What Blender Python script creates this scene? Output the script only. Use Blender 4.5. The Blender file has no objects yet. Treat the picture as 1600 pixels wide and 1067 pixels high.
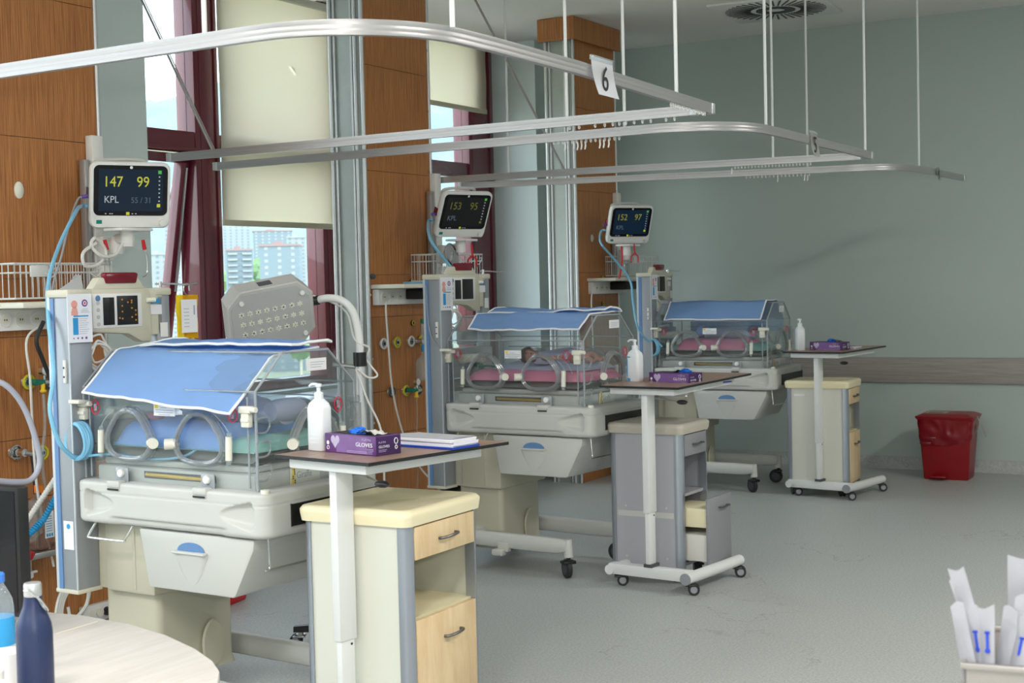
import bpy, bmesh, math, random
from mathutils import Vector, Matrix, noise
from math import pi, sin, cos, radians as R
random.seed(7)
sc = bpy.context.scene
COL = sc.collection
# ------------------------------------------------------------------ camera, light, exposure
YAW, PITCH, ROLL, CAMH = R(30.4), R(2.33), R(-1.35), 1.6
cd = bpy.data.cameras.new('camera'); cam = bpy.data.objects.new('camera', cd); COL.objects.link(cam)
fw = Vector((cos(YAW)*cos(PITCH), sin(YAW)*cos(PITCH), -sin(PITCH)))
r0 = fw.cross(Vector((0, 0, 1))).normalized(); u0 = r0.cross(fw)
rt = cos(ROLL)*r0 + sin(ROLL)*u0; up = -sin(ROLL)*r0 + cos(ROLL)*u0
m = Matrix((rt, up, -fw)).transposed().to_4x4(); m.translation = Vector((0, 0, CAMH))
cam.matrix_world = m
cd.sensor_width = 36; cd.lens = 50; cd.clip_end = 3000
cd.dof.use_dof = True; cd.dof.focus_distance = 6.0; cd.dof.aperture_fstop = 8
sc.camera = cam
sc.view_settings.view_transform = 'Standard'; sc.view_settings.look = 'None'
sc.view_settings.gamma = 1; sc.view_settings.exposure = .15; sc.view_settings.use_curve_mapping = False
sc.cycles.transparent_max_bounces = 24; sc.cycles.max_bounces = 8; sc.cycles.sample_clamp_indirect = 3; sc.cycles.sample_clamp_direct = 8
sc.cycles.caustics_reflective = False; sc.cycles.caustics_refractive = False

w = bpy.data.worlds.new('sky'); sc.world = w; w.use_nodes = True
nt = w.node_tree; nt.nodes.clear()
wo = nt.nodes.new('ShaderNodeOutputWorld'); bg = nt.nodes.new('ShaderNodeBackground')
tc = nt.nodes.new('ShaderNodeTexCoord'); sp = nt.nodes.new('ShaderNodeSeparateXYZ')
cr = nt.nodes.new('ShaderNodeValToRGB')
cr.color_ramp.elements[0].position = 0.0; cr.color_ramp.elements[0].color = (.86, .93, 1, 1)
cr.color_ramp.elements[1].position = 0.5; cr.color_ramp.elements[1].color = (.55, .75, 1, 1)
ns = nt.nodes.new('ShaderNodeTexNoise'); ns.inputs['Scale'].default_value = 3.2; ns.inputs['Detail'].default_value = 5
cr2 = nt.nodes.new('ShaderNodeValToRGB'); cr2.color_ramp.elements[0].position = .42; cr2.color_ramp.elements[1].position = .56
mx = nt.nodes.new('ShaderNodeMixRGB'); mx.inputs[2].default_value = (1, 1, 1, 1)
nt.links.new(tc.outputs['Generated'], sp.inputs[0]); nt.links.new(sp.outputs['Z'], cr.inputs[0])
nt.links.new(tc.outputs['Generated'], ns.inputs['Vector']); nt.links.new(ns.outputs['Fac'], cr2.inputs[0])
nt.links.new(cr2.outputs[0], mx.inputs[0]); nt.links.new(cr.outputs[0], mx.inputs[1])
nt.links.new(mx.outputs[0], bg.inputs[0]); bg.inputs[1].default_value = 4.2
nt.links.new(bg.outputs[0], wo.inputs[0])

def lamp(name, kind, loc, rot, energy, size=None, sy=None, color=(1, 1, 1)):
    l = bpy.data.lights.new(name, kind); l.energy = energy; l.color = color
    if kind == 'AREA':
        l.shape = 'RECTANGLE'; l.size = size; l.size_y = sy or size
    elif kind == 'POINT': l.shadow_soft_size = size
    elif kind == 'SUN': l.angle = size
    o = bpy.data.objects.new(name, l); COL.objects.link(o); o.location = loc; o.rotation_euler = rot
    return o
lamp('sun_light', 'SUN', (0, 0, 30), (R(52), 0, R(-20)), 1.0, R(4), color=(1, .97, .92))   # hazy sun on the city side, behind the building's face
lamp('camera_flash', 'POINT', (-.02, -.01, CAMH+.2), (0, 0, 0), 115, .05, color=(1, .98, .96))
FILL_PANELS = [(0.2, 1.2, 105), (0.2, 4.0, 70), (3.4, -.6, 72), (-1.6, 2.6, 75), (7.4, -1.2, 100)]   # ceiling panels added out of view to fill the room with light
for k, (x, y, e) in enumerate(FILL_PANELS):
    lamp('ceiling_fill_light', 'AREA', (x, y, 3.64), (0, 0, 0), e, 1.15, .56, (1, .975, .94))

# ------------------------------------------------------------------ materials
def mat(name, col, rough=.5, metal=0, spec=.5, emit=None, es=0, trans=0, ior=1.45, bump=0, bs=200, var=0, vs=6, coat=0):
    M = bpy.data.materials.new(name); M.use_nodes = True; n = M.node_tree; b = n.nodes['Principled BSDF']
    c = (*col, 1)
    b.inputs['Base Color'].default_value = c; b.inputs['Roughness'].default_value = rough
    b.inputs['Metallic'].default_value = metal; b.inputs['Specular IOR Level'].default_value = spec
    b.inputs['Transmission Weight'].default_value = trans; b.inputs['IOR'].default_value = ior
    b.inputs['Coat Weight'].default_value = coat
    if emit: b.inputs['Emission Color'].default_value = (*emit, 1); b.inputs['Emission Strength'].default_value = es
    if bump or var:
        t = n.nodes.new('ShaderNodeTexCoord')
        if bump:
            x = n.nodes.new('ShaderNodeTexNoise'); x.inputs['Scale'].default_value = bs; x.inputs['Detail'].default_value = 3
            bu = n.nodes.new('ShaderNodeBump'); bu.inputs['Strength'].default_value = bump; bu.inputs['Distance'].default_value = .002
            n.links.new(t.outputs['Object'], x.inputs['Vector']); n.links.new(x.outputs['Fac'], bu.inputs['Height']); n.links.new(bu.outputs[0], b.inputs['Normal'])
        if var:
            x = n.nodes.new('ShaderNodeTexNoise'); x.inputs['Scale'].default_value = vs; x.inputs['Detail'].default_value = 4
            h = n.nodes.new('ShaderNodeHueSaturation'); h.inputs['Color'].default_value = c
            mr = n.nodes.new('ShaderNodeMapRange'); mr.inputs[3].default_value = 1-var; mr.inputs[4].default_value = 1+var
            n.links.new(t.outputs['Object'], x.inputs['Vector']); n.links.new(x.outputs['Fac'], mr.inputs[0]); n.links.new(mr.outputs[0], h.inputs['Value'])
            n.links.new(h.outputs[0], b.inputs['Base Color'])
    return M
def thin_glass(name, tint, refl=1.0, rough=.02, body=0.0, bodycol=(.8, .85, .85)):
    M = bpy.data.materials.new(name); M.use_nodes = True; n = M.node_tree; n.nodes.clear()
    o = n.nodes.new('ShaderNodeOutputMaterial'); t = n.nodes.new('ShaderNodeBsdfTransparent'); t.inputs[0].default_value = (*tint, 1)
    g = n.nodes.new('ShaderNodeBsdfGlossy'); g.inputs['Roughness'].default_value = rough; g.inputs[0].default_value = (1, 1, 1, 1)
    f = n.nodes.new('ShaderNodeFresnel'); ge = n.nodes.new('ShaderNodeNewGeometry')
    io = n.nodes.new('ShaderNodeMath'); io.operation = 'MULTIPLY_ADD'; io.inputs[1].default_value = 1/1.45-1.45; io.inputs[2].default_value = 1.45
    n.links.new(ge.outputs['Backfacing'], io.inputs[0]); n.links.new(io.outputs[0], f.inputs[0])     # same reflection on entering and leaving the thin sheet
    mu = n.nodes.new('ShaderNodeMath'); mu.operation = 'MULTIPLY'; mu.inputs[1].default_value = refl
    a = n.nodes.new('ShaderNodeMixShader'); n.links.new(f.outputs[0], mu.inputs[0]); n.links.new(mu.outputs[0], a.inputs[0])
    src = t
    if body:
        d = n.nodes.new('ShaderNodeBsdfDiffuse'); d.inputs[0].default_value = (*bodycol, 1)
        mb_ = n.nodes.new('ShaderNodeMixShader'); mb_.inputs[0].default_value = body
        n.links.new(t.outputs[0], mb_.inputs[1]); n.links.new(d.outputs[0], mb_.inputs[2]); src = mb_
    n.links.new(src.outputs[0], a.inputs[1]); n.links.new(g.outputs[0], a.inputs[2]); n.links.new(a.outputs[0], o.inputs[0])
    return M
def fabric_translucent(name, col, tr=.4):
    M = bpy.data.materials.new(name); M.use_nodes = True; n = M.node_tree; n.nodes.clear()
    o = n.nodes.new('ShaderNodeOutputMaterial'); d = n.nodes.new('ShaderNodeBsdfDiffuse'); t = n.nodes.new('ShaderNodeBsdfTranslucent')
    d.inputs[0].default_value = (*col, 1); t.inputs[0].default_value = (*col, 1)
    a = n.nodes.new('ShaderNodeMixShader'); a.inputs[0].default_value = tr
    n.links.new(d.outputs[0], a.inputs[1]); n.links.new(t.outputs[0], a.inputs[2]); n.links.new(a.outputs[0], o.inputs[0])
    return M
def wood(name, c1, c2, sc_=(90, 90, 2.2), rough=.38, dist=1.2):
    M = bpy.data.materials.new(name); M.use_nodes = True; n = M.node_tree; b = n.nodes['Principled BSDF']
    t = n.nodes.new('ShaderNodeTexCoord'); mp = n.nodes.new('ShaderNodeMapping'); mp.inputs['Scale'].default_value = sc_
    x = n.nodes.new('ShaderNodeTexNoise'); x.inputs['Scale'].default_value = 1; x.inputs['Detail'].default_value = 5; x.inputs['Roughness'].default_value = .65
    x.inputs['Distortion'].default_value = dist*.3
    r_ = n.nodes.new('ShaderNodeValToRGB'); e = r_.color_ramp.elements
    e[0].position = .36; e[0].color = (*c2, 1); e[1].position = .62; e[1].color = (*c1, 1)
    n.links.new(t.outputs['Object'], mp.inputs[0]); n.links.new(mp.outputs[0], x.inputs['Vector']); n.links.new(x.outputs['Fac'], r_.inputs[0])
    n.links.new(r_.outputs[0], b.inputs['Base Color']); b.inputs['Roughness'].default_value = rough
    return M
M = {}
M['wall'] = mat('green_wall_paint', (.445, .515, .485), .55, var=.03, vs=1.2, bump=.05, bs=60)
M['ceiling'] = mat('ceiling_paint', (.84, .815, .79), .9, var=.03, vs=1)
M['pier'] = mat('pale_green_pier_paint', (.72, .81, .80), .5, var=.03, vs=1.5)
M['wood'] = wood('zebra_grain_laminate', (.56, .235, .072), (.26, .085, .023), (210, 210, 3.0))
M['maple'] = wood('maple_laminate', (.78, .60, .37), (.66, .47, .26), (14, 14, 2.5), .45)
M['table_wood'] = wood('brown_laminate_top', (.36, .23, .17), (.27, .165, .12), (3, 40, 40), .35)
M['desk'] = wood('pale_ash_laminate', (.60, .565, .53), (.54, .505, .47), (4, 45, 45), .5)
M['bumper'] = wood('grey_grained_vinyl', (.40, .36, .33), (.30, .275, .25), (8, 3, 110), .6)
M['alu'] = mat('brushed_aluminium', (.60, .61, .62), .45, .8)
M['alu_paint'] = mat('anodised_track', (.43, .415, .415), .36, .6)
M['galv'] = mat('galvanised_sheet', (.42, .45, .43), .45, .6, var=.14, vs=9)
M['steel'] = mat('polished_steel', (.72, .72, .72), .15, 1)
M['steel_dull'] = mat('dull_steel', (.5, .5, .5), .35, 1)
M['handle_dark'] = mat('pewter_handle', (.16, .155, .15), .4, .8)
M['brass'] = mat('brass', (.62, .42, .13), .3, .9)
M['frame'] = mat('maroon_window_frame', (.155, .016, .032), .25, 0, .5, coat=.6)
M['white'] = mat('white_plastic', (.80, .79, .77), .38)
M['white_metal'] = mat('white_powder_coat', (.74, .745, .735), .35, bump=.04, bs=400)
M['inc'] = mat('incubator_body_plastic', (.58, .58, .55), .42, var=.02, vs=3)
M['inc_beige'] = mat('beige_pedestal_plastic', (.52, .49, .385), .45)
M['inc_cream'] = mat('cream_console_plastic', (.62, .59, .48), .4)
M['rail_grey'] = mat('grey_anodised_rail', (.34, .36, .39), .4, .35)
M['rail_light'] = mat('pale_rail_edge', (.56, .60, .64), .4, .2)
M['blue_stripe'] = mat('blue_stripe', (.12, .24, .47), .4)
M['deck'] = mat('grey_bed_deck_plastic', (.55, .54, .51), .45)
M['cream'] = mat('cream_plastic', (.78, .76, .66), .4)
M['lid_cream'] = mat('cream_locker_lid', (.82, .74, .50), .38)
M['lid_grey'] = mat('greige_locker_lid', (.50, .46, .39), .4)
M['locker_side'] = mat('pale_locker_board', (.66, .66, .58), .5)
M['locker_grey'] = mat('grey_locker_board', (.40, .40, .43), .5)
M['locker_grey_dark'] = mat('grey_locker_front', (.26, .265, .28), .42)
M['profile'] = mat('locker_corner_profile', (.40, .43, .49), .3, .7)
M['black'] = mat('black_plastic', (.012, .012, .013), .35)
M['rubber'] = mat('black_rubber', (.025, .025, .027), .6)
M['greywheel'] = mat('grey_caster_hub', (.30, .31, .34), .4)
M['darkgrey'] = mat('dark_grey_plastic', (.07, .075, .085), .45)
M['red'] = mat('red_waste_bin_plastic', (.25, .005, .009), .35)
M['redbag'] = mat('red_bin_liner', (.21, .004, .011), .25, bump=.6, bs=30)
M['darkred'] = mat('dark_red_alarm_lens', (.18, .008, .02), .2)
M['brightred'] = mat('red_plastic', (.55, .01, .02), .4)
M['lamp_grey'] = mat('grey_lamp_housing', (.47, .46, .45), .45)
M['lamp_face'] = mat('lamp_face_plastic', (.42, .42, .42), .4)
M['screen'] = mat('monitor_screen', (.004, .006, .010), .12, spec=.25, emit=(.010, .035, .075), es=.30)
M['bezel'] = mat('glossy_black_bezel', (.005, .005, .007), .12, spec=.3)
M['yellow_glow'] = mat('yellow_digits', (.2, .2, .02), .5, emit=(.50, .52, .04), es=.62)
M['mid_yellow_glow'] = mat('mid_yellow_digits', (.08, .08, .02), .5, emit=(.34, .34, .04), es=.5)
M['screen_dark'] = mat('dark_monitor_screen', (.004, .005, .006), .12, spec=.25, emit=(.02, .022, .022), es=.25)
M['dim_yellow_glow'] = mat('dim_yellow_digits', (.03, .03, .01), .5, emit=(.16, .15, .02), es=.5)
M['white_glow'] = mat('grey_screen_text', (.1, .1, .1), .5, emit=(.5, .55, .6), es=.6)
M['dim_glow'] = mat('faint_screen_text', (.03, .04, .05), .5, emit=(.07, .11, .15), es=.7)
M['green_glow'] = mat('green_screen_icon', (.02, .2, .02), .5, emit=(.08, .4, .05), es=.6)
M['teal'] = mat('teal_sticker', (.0, .22, .17), .4)
M['purple_plug'] = mat('purple_plug', (.13, .06, .33), .4)
M['bluehose'] = mat('light_blue_hose', (.22, .52, .74), .35)
M['bluehose2'] = mat('bright_blue_hose', (.02, .32, .62), .35)
M['whitecable'] = mat('white_cable', (.72, .70, .66), .4)
M['greycable'] = mat('grey_cable', (.33, .34, .36), .4)
M['cloth_blue'] = mat('blue_cotton_cloth', (.37, .60, .97), .85, bump=.35, bs=700, var=.04, vs=9)
M['piping'] = mat('white_cotton_piping', (.85, .85, .87), .8)
M['mauve'] = mat('lavender_grey_blanket', (.36, .38, .50), .9, bump=.4, bs=300, var=.06, vs=14)
M['green_sheet'] = mat('mint_sheet', (.28, .55, .48), .85, bump=.2, bs=300)
M['pink_sheet'] = mat('pink_sheet', (.75, .22, .36), .85, bump=.2, bs=300, var=.05, vs=12)
M['blue_sheet'] = mat('blue_sheet', (.17, .33, .68), .85, bump=.2, bs=300, var=.05, vs=12)
M['skin'] = mat('newborn_skin', (.50, .22, .15), .5, var=.08, vs=30)
M['hair'] = mat('dark_brown_hair', (.03, .018, .014), .7, bump=.6, bs=500)
M['paper'] = mat('white_paper', (.82, .82, .85), .7)
M['paperstack'] = wood('paper_sheets', (.82, .82, .86), (.62, .62, .70), (2, 2, 900), .7)
M['print'] = mat('grey_print', (.30, .32, .40), .7)
M['printblue'] = mat('blue_print', (.03, .30, .62), .6)
M['printpink'] = mat('pink_print', (.80, .36, .30), .6)
M['printpurple'] = mat('purple_print', (.16, .08, .30), .6)
M['printred'] = mat('red_print', (.72, .02, .04), .6)
M['warnyellow'] = mat('yellow_warning_print', (.9, .62, .03), .6)
M['folder'] = mat('blue_folder', (.01, .045, .36), .35)
M['box_purple'] = mat('purple_printed_card', (.105, .033, .16), .32, var=.55, vs=7)
M['box_dark'] = mat('dark_purple_printed_card', (.045, .015, .085), .32, var=.45, vs=7)
M['box_light'] = mat('lilac_print', (.50, .42, .62), .4)
M['whiteprint'] = mat('white_print', (.85, .85, .88), .5)
M['bottle'] = mat('white_bottle_plastic', (.80, .83, .86), .3, spec=.5)
M['glove_blue'] = mat('blue_tissue', (.01, .16, .70), .6)
M['navy'] = mat('navy_matt_bottle', (.016, .027, .082), .42)
M['edge_black'] = mat('black_board_edge', (.012, .012, .014), .4)
M['yellow'] = mat('yellow_gas_ring', (.62, .55, .02), .4)
M['greenvalve'] = mat('green_valve', (.01, .20, .13), .4)
M['syringe_blue'] = mat('blue_syringe_print', (.02, .06, .50), .5)
M['pack'] = mat('white_sterile_pack', (.60, .60, .64), .6)
M['tray_steel'] = mat('stainless_tray', (.36, .33, .31), .42, .5)
M['glass'] = thin_glass('window_glass', (.93, .975, .985), .8, .01)
M['acrylic'] = thin_glass('clear_acrylic', (.93, .95, .955), 1.0, .02, .035)
M['acrylic_edge'] = thin_glass('acrylic_edge', (.62, .66, .70), 1, .08, .45, (.62, .66, .70))
M['acrylic_ring'] = thin_glass('porthole_ring', (.80, .82, .83), 1.6, .07, .20, (.62, .63, .64))
M['clear_plastic'] = thin_glass('clear_soft_plastic', (.88, .92, .93), 1.5, .06, .18)
M['yellow_film'] = thin_glass('yellow_plastic_film', (.98, .75, .05), 1.2, .15, .62, (1, .62, .01))
M['amber'] = thin_glass('amber_liquid_bottle', (.75, .55, .45), 1.2, .1, .4, (.45, .30, .24))
M['blind'] = fabric_translucent('cream_blind_fabric', (.84, .785, .66), .36)
M['hem'] = mat('blind_hem_bar', (.68, .62, .47), .6)
M['diffuser'] = mat('fill_panel_face', (.9, .9, .9), .5, emit=(1, .97, .93), es=2.5)  # glowing face of the added ceiling fill panels
def floor_mat():
    m_ = mat('speckled_grey_vinyl', (.40, .415, .40), .42, spec=.35); n = m_.node_tree; b = n.nodes['Principled BSDF']
    t = n.nodes.new('ShaderNodeTexCoord')
    a = n.nodes.new('ShaderNodeTexNoise'); a.inputs['Scale'].default_value = 95; a.inputs['Detail'].default_value = 2
    ra = n.nodes.new('ShaderNodeValToRGB'); e = ra.color_ramp.elements; e[0].position = .36; e[0].color = (.37, .388, .378, 1); e[1].position = .64; e[1].color = (.485, .50, .485, 1)
    n.links.new(t.outputs['Object'], a.inputs['Vector']); n.links.new(a.outputs['Fac'], ra.inputs[0])
    c = n.nodes.new('ShaderNodeTexNoise'); c.inputs['Scale'].default_value = .75; c.inputs['Detail'].default_value = 6; c.inputs['Roughness'].default_value = .62
    n.links.new(t.outputs['Object'], c.inputs['Vector'])
    s = n.nodes.new('ShaderNodeMath'); s.operation = 'SUBTRACT'; s.inputs[1].default_value = .5; n.links.new(c.outputs['Fac'], s.inputs[0])
    ab = n.nodes.new('ShaderNodeMath'); ab.operation = 'ABSOLUTE'; n.links.new(s.outputs[0], ab.inputs[0])
    lt = n.nodes.new('ShaderNodeMapRange'); lt.inputs[1].default_value = .0; lt.inputs[2].default_value = .0045; lt.inputs[3].default_value = 1; lt.inputs[4].default_value = 0
    n.links.new(ab.outputs[0], lt.inputs[0])
    k = n.nodes.new('ShaderNodeTexNoise'); k.inputs['Scale'].default_value = .9; n.links.new(t.outputs['Object'], k.inputs['Vector'])
    k.inputs['Detail'].default_value = 1
    kr = n.nodes.new('ShaderNodeMapRange'); kr.inputs[1].default_value = .52; kr.inputs[2].default_value = .6; n.links.new(k.outputs['Fac'], kr.inputs[0])
    mu = n.nodes.new('ShaderNodeMath'); mu.operation = 'MULTIPLY'; n.links.new(lt.outputs[0], mu.inputs[0]); n.links.new(kr.outputs[0], mu.inputs[1])
    m2 = n.nodes.new('ShaderNodeMath'); m2.operation = 'MULTIPLY'; m2.inputs[1].default_value = .6; n.links.new(mu.outputs[0], m2.inputs[0])
    mix = n.nodes.new('ShaderNodeMixRGB'); mix.inputs[2].default_value = (.20, .185, .16, 1); n.links.new(m2.outputs[0], mix.inputs[0]); n.links.new(ra.outputs[0], mix.inputs[1])
    n.links.new(mix.outputs[0], b.inputs['Base Color'])
    return m_
M['floor'] = floor_mat()

# ------------------------------------------------------------------ mesh helpers
class MB:
    def __init__(s): s.b = bmesh.new()
    def _merge(s, t, mtx=None):
        if mtx is not None: t.transform(mtx)
        me = bpy.data.meshes.new('tmp'); t.to_mesh(me); t.free(); s.b.from_mesh(me); bpy.data.meshes.remove(me)
        return s
    def box(s, x0, x1, y0, y1, z0, z1, bev=0, seg=2, mtx=None):
        t = bmesh.new(); bmesh.ops.create_cube(t, size=1)
        for v in t.verts: v.co = Vector(((x0+x1)/2+v.co.x*(x1-x0), (y0+y1)/2+v.co.y*(y1-y0), (z0+z1)/2+v.co.z*(z1-z0)))
        if bev: bmesh.ops.bevel(t, geom=list(t.edges), offset=bev, segments=seg, profile=.5, affect='EDGES', clamp_overlap=True)
        return s._merge(t, mtx)
    def cyl(s, p0, p1, r0, r1=None, n=16, caps=True):
        p0, p1 = Vector(p0), Vector(p1); r1 = r0 if r1 is None else r1; d = p1-p0
        t = bmesh.new(); bmesh.ops.create_cone(t, cap_ends=caps, segments=n, radius1=r0, radius2=r1, depth=d.length)
        q = d.to_track_quat('Z', 'Y').to_matrix().to_4x4(); q.translation = (p0+p1)/2
        return s._merge(t, q)
    def sphere(s, c, r, sx=1, sy=1, sz=1, n=16, mtx=None):
        t = bmesh.new(); bmesh.ops.create_uvsphere(t, u_segments=n, v_segments=max(6, n//2), radius=r)
        k = Matrix.Translation(Vector(c)) @ Matrix.Diagonal((sx, sy, sz, 1))
        return s._merge(t, (mtx @ k) if mtx is not None else k)
    def tube(s, pts, r, n=8, sub=6, closed=False, straight=False):
        P = [Vector(p) for p in pts]
        if not straight and len(P) > 2:
            Q = []; L = len(P)
            for i in range(L if closed else L-1):
                a = P[(i-1) % L] if (closed or i > 0) else P[0]*2-P[1]; b, c = P[i], P[(i+1) % L]
                d = P[(i+2) % L] if (closed or i+2 < L) else P[-1]*2-P[-2]
                for k in range(sub):
                    t = k/sub
                    Q.append(.5*((2*b)+(c-a)*t+(2*a-5*b+4*c-d)*t*t+(3*b-a-3*c+d)*t**3))
            if not closed: Q.append(P[-1])
            P = Q
        L = len(P); rings = []; nrm = None
        for i in range(L):
            tg = (P[(i+1) % L]-P[(i-1) % L]) if closed else (P[min(i+1, L-1)]-P[max(i-1, 0)])
            if tg.length < 1e-9: tg = Vector((0, 0, 1))
            tg.normalize()
            if nrm is None:
                nrm = Vector((0, 0, 1)) if abs(tg.z) < .9 else Vector((1, 0, 0))
            nrm = (nrm-tg*nrm.dot(tg)); nrm = nrm.normalized() if nrm.length > 1e-6 else tg.orthogonal().normalized()
            bn = tg.cross(nrm)
            rings.append([s.b.verts.new(P[i]+(nrm*cos(2*pi*k/n)+bn*sin(2*pi*k/n))*r) for k in range(n)])
        for i in range(L if closed else L-1):
            a, b = rings[i], rings[(i+1) % L]
            for k in range(n): s.b.faces.new((a[k], a[(k+1) % n], b[(k+1) % n], b[k]))
        if not closed: s.b.faces.new(rings[0][::-1]); s.b.faces.new(rings[-1])
        return s
    def prism(s, poly, axis, a, b, bev=0):
        t = bmesh.new(); i = 'xyz'.index(axis)
        def mk(p, h):
            q = list(p); q.insert(i, h); return t.verts.new(q)
        A = [mk(p, a) for p in poly]; B = [mk(p, b) for p in poly]; n = len(poly)
        for k in range(n): t.faces.new((A[k], A[(k+1) % n], B[(k+1) % n], B[k]))
        t.faces.new(A[::-1]); t.faces.new(B); bmesh.ops.recalc_face_normals(t, faces=list(t.faces))
        if bev: bmesh.ops.bevel(t, geom=list(t.edges), offset=bev, segments=2, profile=.5, affect='EDGES', clamp_overlap=True)
        return s._merge(t)
    def lathe(s, prof, c=(0, 0, 0), n=24, sx=1, sy=1, mtx=None):
        t = bmesh.new(); rings = []
        for r, z in prof: rings.append([t.verts.new((max(r, 1e-4)*cos(2*pi*k/n)*sx, max(r, 1e-4)*sin(2*pi*k/n)*sy, z)) for k in range(n)])
        for a, b in zip(rings, rings[1:]):
            for k in range(n): t.faces.new((a[k], a[(k+1) % n], b[(k+1) % n], b[k]))
        t.faces.new(rings[0][::-1]); t.faces.new(rings[-1])
        k = Matrix.Translation(Vector(c))
        return s._merge(t, k @ mtx if mtx is not None else k)
    def loops(s, rings, cap=True):
        V = [[s.b.verts.new(p) for p in r] for r in rings]
        for a, b in zip(V, V[1:]):
            n = len(a)
            for k in range(n): s.b.faces.new((a[k], a[(k+1) % n], b[(k+1) % n], b[k]))
        if cap: s.b.faces.new(V[0][::-1]); s.b.faces.new(V[-1])
        return s
    def grid(s, fn, nu, nv, thick=0):
        t = bmesh.new()
        V = [[t.verts.new(fn(i/nu, j/nv)) for j in range(nv+1)] for i in range(nu+1)]
        for i in range(nu):
            for j in range(nv): t.faces.new((V[i][j], V[i+1][j], V[i+1][j+1], V[i][j+1]))
        if thick: bmesh.ops.solidify(t, geom=list(t.faces), thickness=thick)
        bmesh.ops.recalc_face_normals(t, faces=list(t.faces))
        return s._merge(t)
    def build(s, name, material, parent=None, smooth=True, recalc=False, ang=35):
        if recalc: bmesh.ops.recalc_face_normals(s.b, faces=list(s.b.faces))
        me = bpy.data.meshes.new(name); s.b.to_mesh(me); s.b.free()
        me.materials.append(M[material] if isinstance(material, str) else material)
        if smooth:
            me.polygons.foreach_set('use_smooth', [True]*len(me.polygons)); me.set_sharp_from_angle(angle=R(ang))
        o = bpy.data.objects.new(name, me); COL.objects.link(o); o.parent = parent
        return o
def rrect(cx, cy, hx, hy, r, n=5):
    out = []
    for qx, qy, a0 in ((1, 1, 0), (-1, 1, 90), (-1, -1, 180), (1, -1, 270)):
        for k in range(n+1):
            a = R(a0+90*k/n); out.append((cx+qx*(hx-r)+r*cos(a), cy+qy*(hy-r)+r*sin(a)))
    return out
def tag(o, label, cat, group=None, kind=None):
    o['label'] = label; o['category'] = cat
    if group: o['group'] = group
    if kind: o['kind'] = kind
    return o
def struct(o): o['kind'] = 'structure'; return o
def empty(name, loc=(0, 0, 0), rz=0, rot=None):
    o = bpy.data.objects.new(name, None); COL.objects.link(o); o.location = loc; o.rotation_euler = rot or (0, 0, rz); o.empty_display_size = .1
    return o
def copy_thing(o, parent=None):
    c = o.copy(); COL.objects.link(c); c.parent = parent
    for ch in [x for x in COL.objects if x.parent == o]: copy_thing(ch, c)
    return c
def text(body, size, mtx, material, parent, name='lettering', sx=1, depth=.0004, align='LEFT', shear=0):
    cu = bpy.data.curves.new('t', 'FONT'); cu.body = body; cu.size = size; cu.extrude = depth; cu.align_x = align; cu.shear = shear
    cu.resolution_u = 3
    t = bpy.data.objects.new('t', cu); COL.objects.link(t)
    dg = bpy.context.evaluated_depsgraph_get(); me = bpy.data.meshes.new_from_object(t.evaluated_get(dg))
    bpy.data.objects.remove(t)
    me.transform(mtx @ Matrix.Diagonal((sx, 1, 1, 1)))
    me.materials.clear(); me.materials.append(M[material])
    o = bpy.data.objects.new(name, me); COL.objects.link(o); o.parent = parent
    return o
def face_mtx(origin, xdir, zdir=(0, 0, 1)):
    """text frame: x along xdir, y along zdir, facing outwards"""
    x = Vector(xdir).normalized(); y = Vector(zdir).normalized(); z = x.cross(y)
    k = Matrix((x, y, z)).transposed().to_4x4(); k.translation = Vector(origin)
    return k

# ------------------------------------------------------------------ room shell
XB, ZC, YP, YG, YF = 11.7, 3.68, 6.0, 6.5, 5.24      # back wall, ceiling, pier face, glass line, face of the service columns
X0, Y0 = -3.2, -3.6
def at(u, v, y=None, d=None, z=None):                # a viewing direction turned into a point of the room
    q = fw + rt*(u-800)/2222.2 - up*(v-533.5)/2222.2; o = Vector((0, 0, CAMH))
    t = d if d is not None else ((y-o.y)/q.y if y is not None else (z-o.z)/q.z)
    return o+q*t
struct(MB().box(X0-.2, XB+.2, Y0-.2, 6.75, -.12, 0).build('floor', 'floor', smooth=False))
struct(MB().box(X0-.2, XB+.2, Y0-.2, 6.75, ZC, ZC+.15).build('ceiling', 'ceiling', smooth=False))
struct(MB().box(XB, XB+.2, Y0-.2, 6.75, 0, ZC).build('wall_back', 'wall', smooth=False))
struct(MB().box(X0-.2, X0, Y0-.2, 6.75, 0, ZC).build('wall_rear', 'wall', smooth=False))
struct(MB().box(X0, XB, Y0-.2, Y0, 0, ZC).build('wall_right', 'wall', smooth=False))
SILL = .90
struct(MB().box(3.2, 6.1, YP, 6.7, 0, ZC).box(10.72, XB, YP, 6.7, 0, ZC).build('wall_left', 'pier', smooth=False))
struct(MB().box(X0, 3.2, 6.3, 6.7, 0, SILL).box(6.1, 10.72, 6.3, 6.7, 0, SILL).build('wall_left.001', 'pier', smooth=False))
sk = MB()
sk.loops([[(XB, y, 0), (XB-.045, y, 0), (XB-.03, y, .012), (XB-.012, y, .035), (XB-.008, y, .10), (XB, y, .10)] for y in (Y0, YP)])
struct(sk.build('baseboard_back', 'floor', recalc=True))
struct(MB().box(XB-.03, XB, Y0, YP, .712, .918, .006).build('trim_1', 'bumper'))

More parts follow.
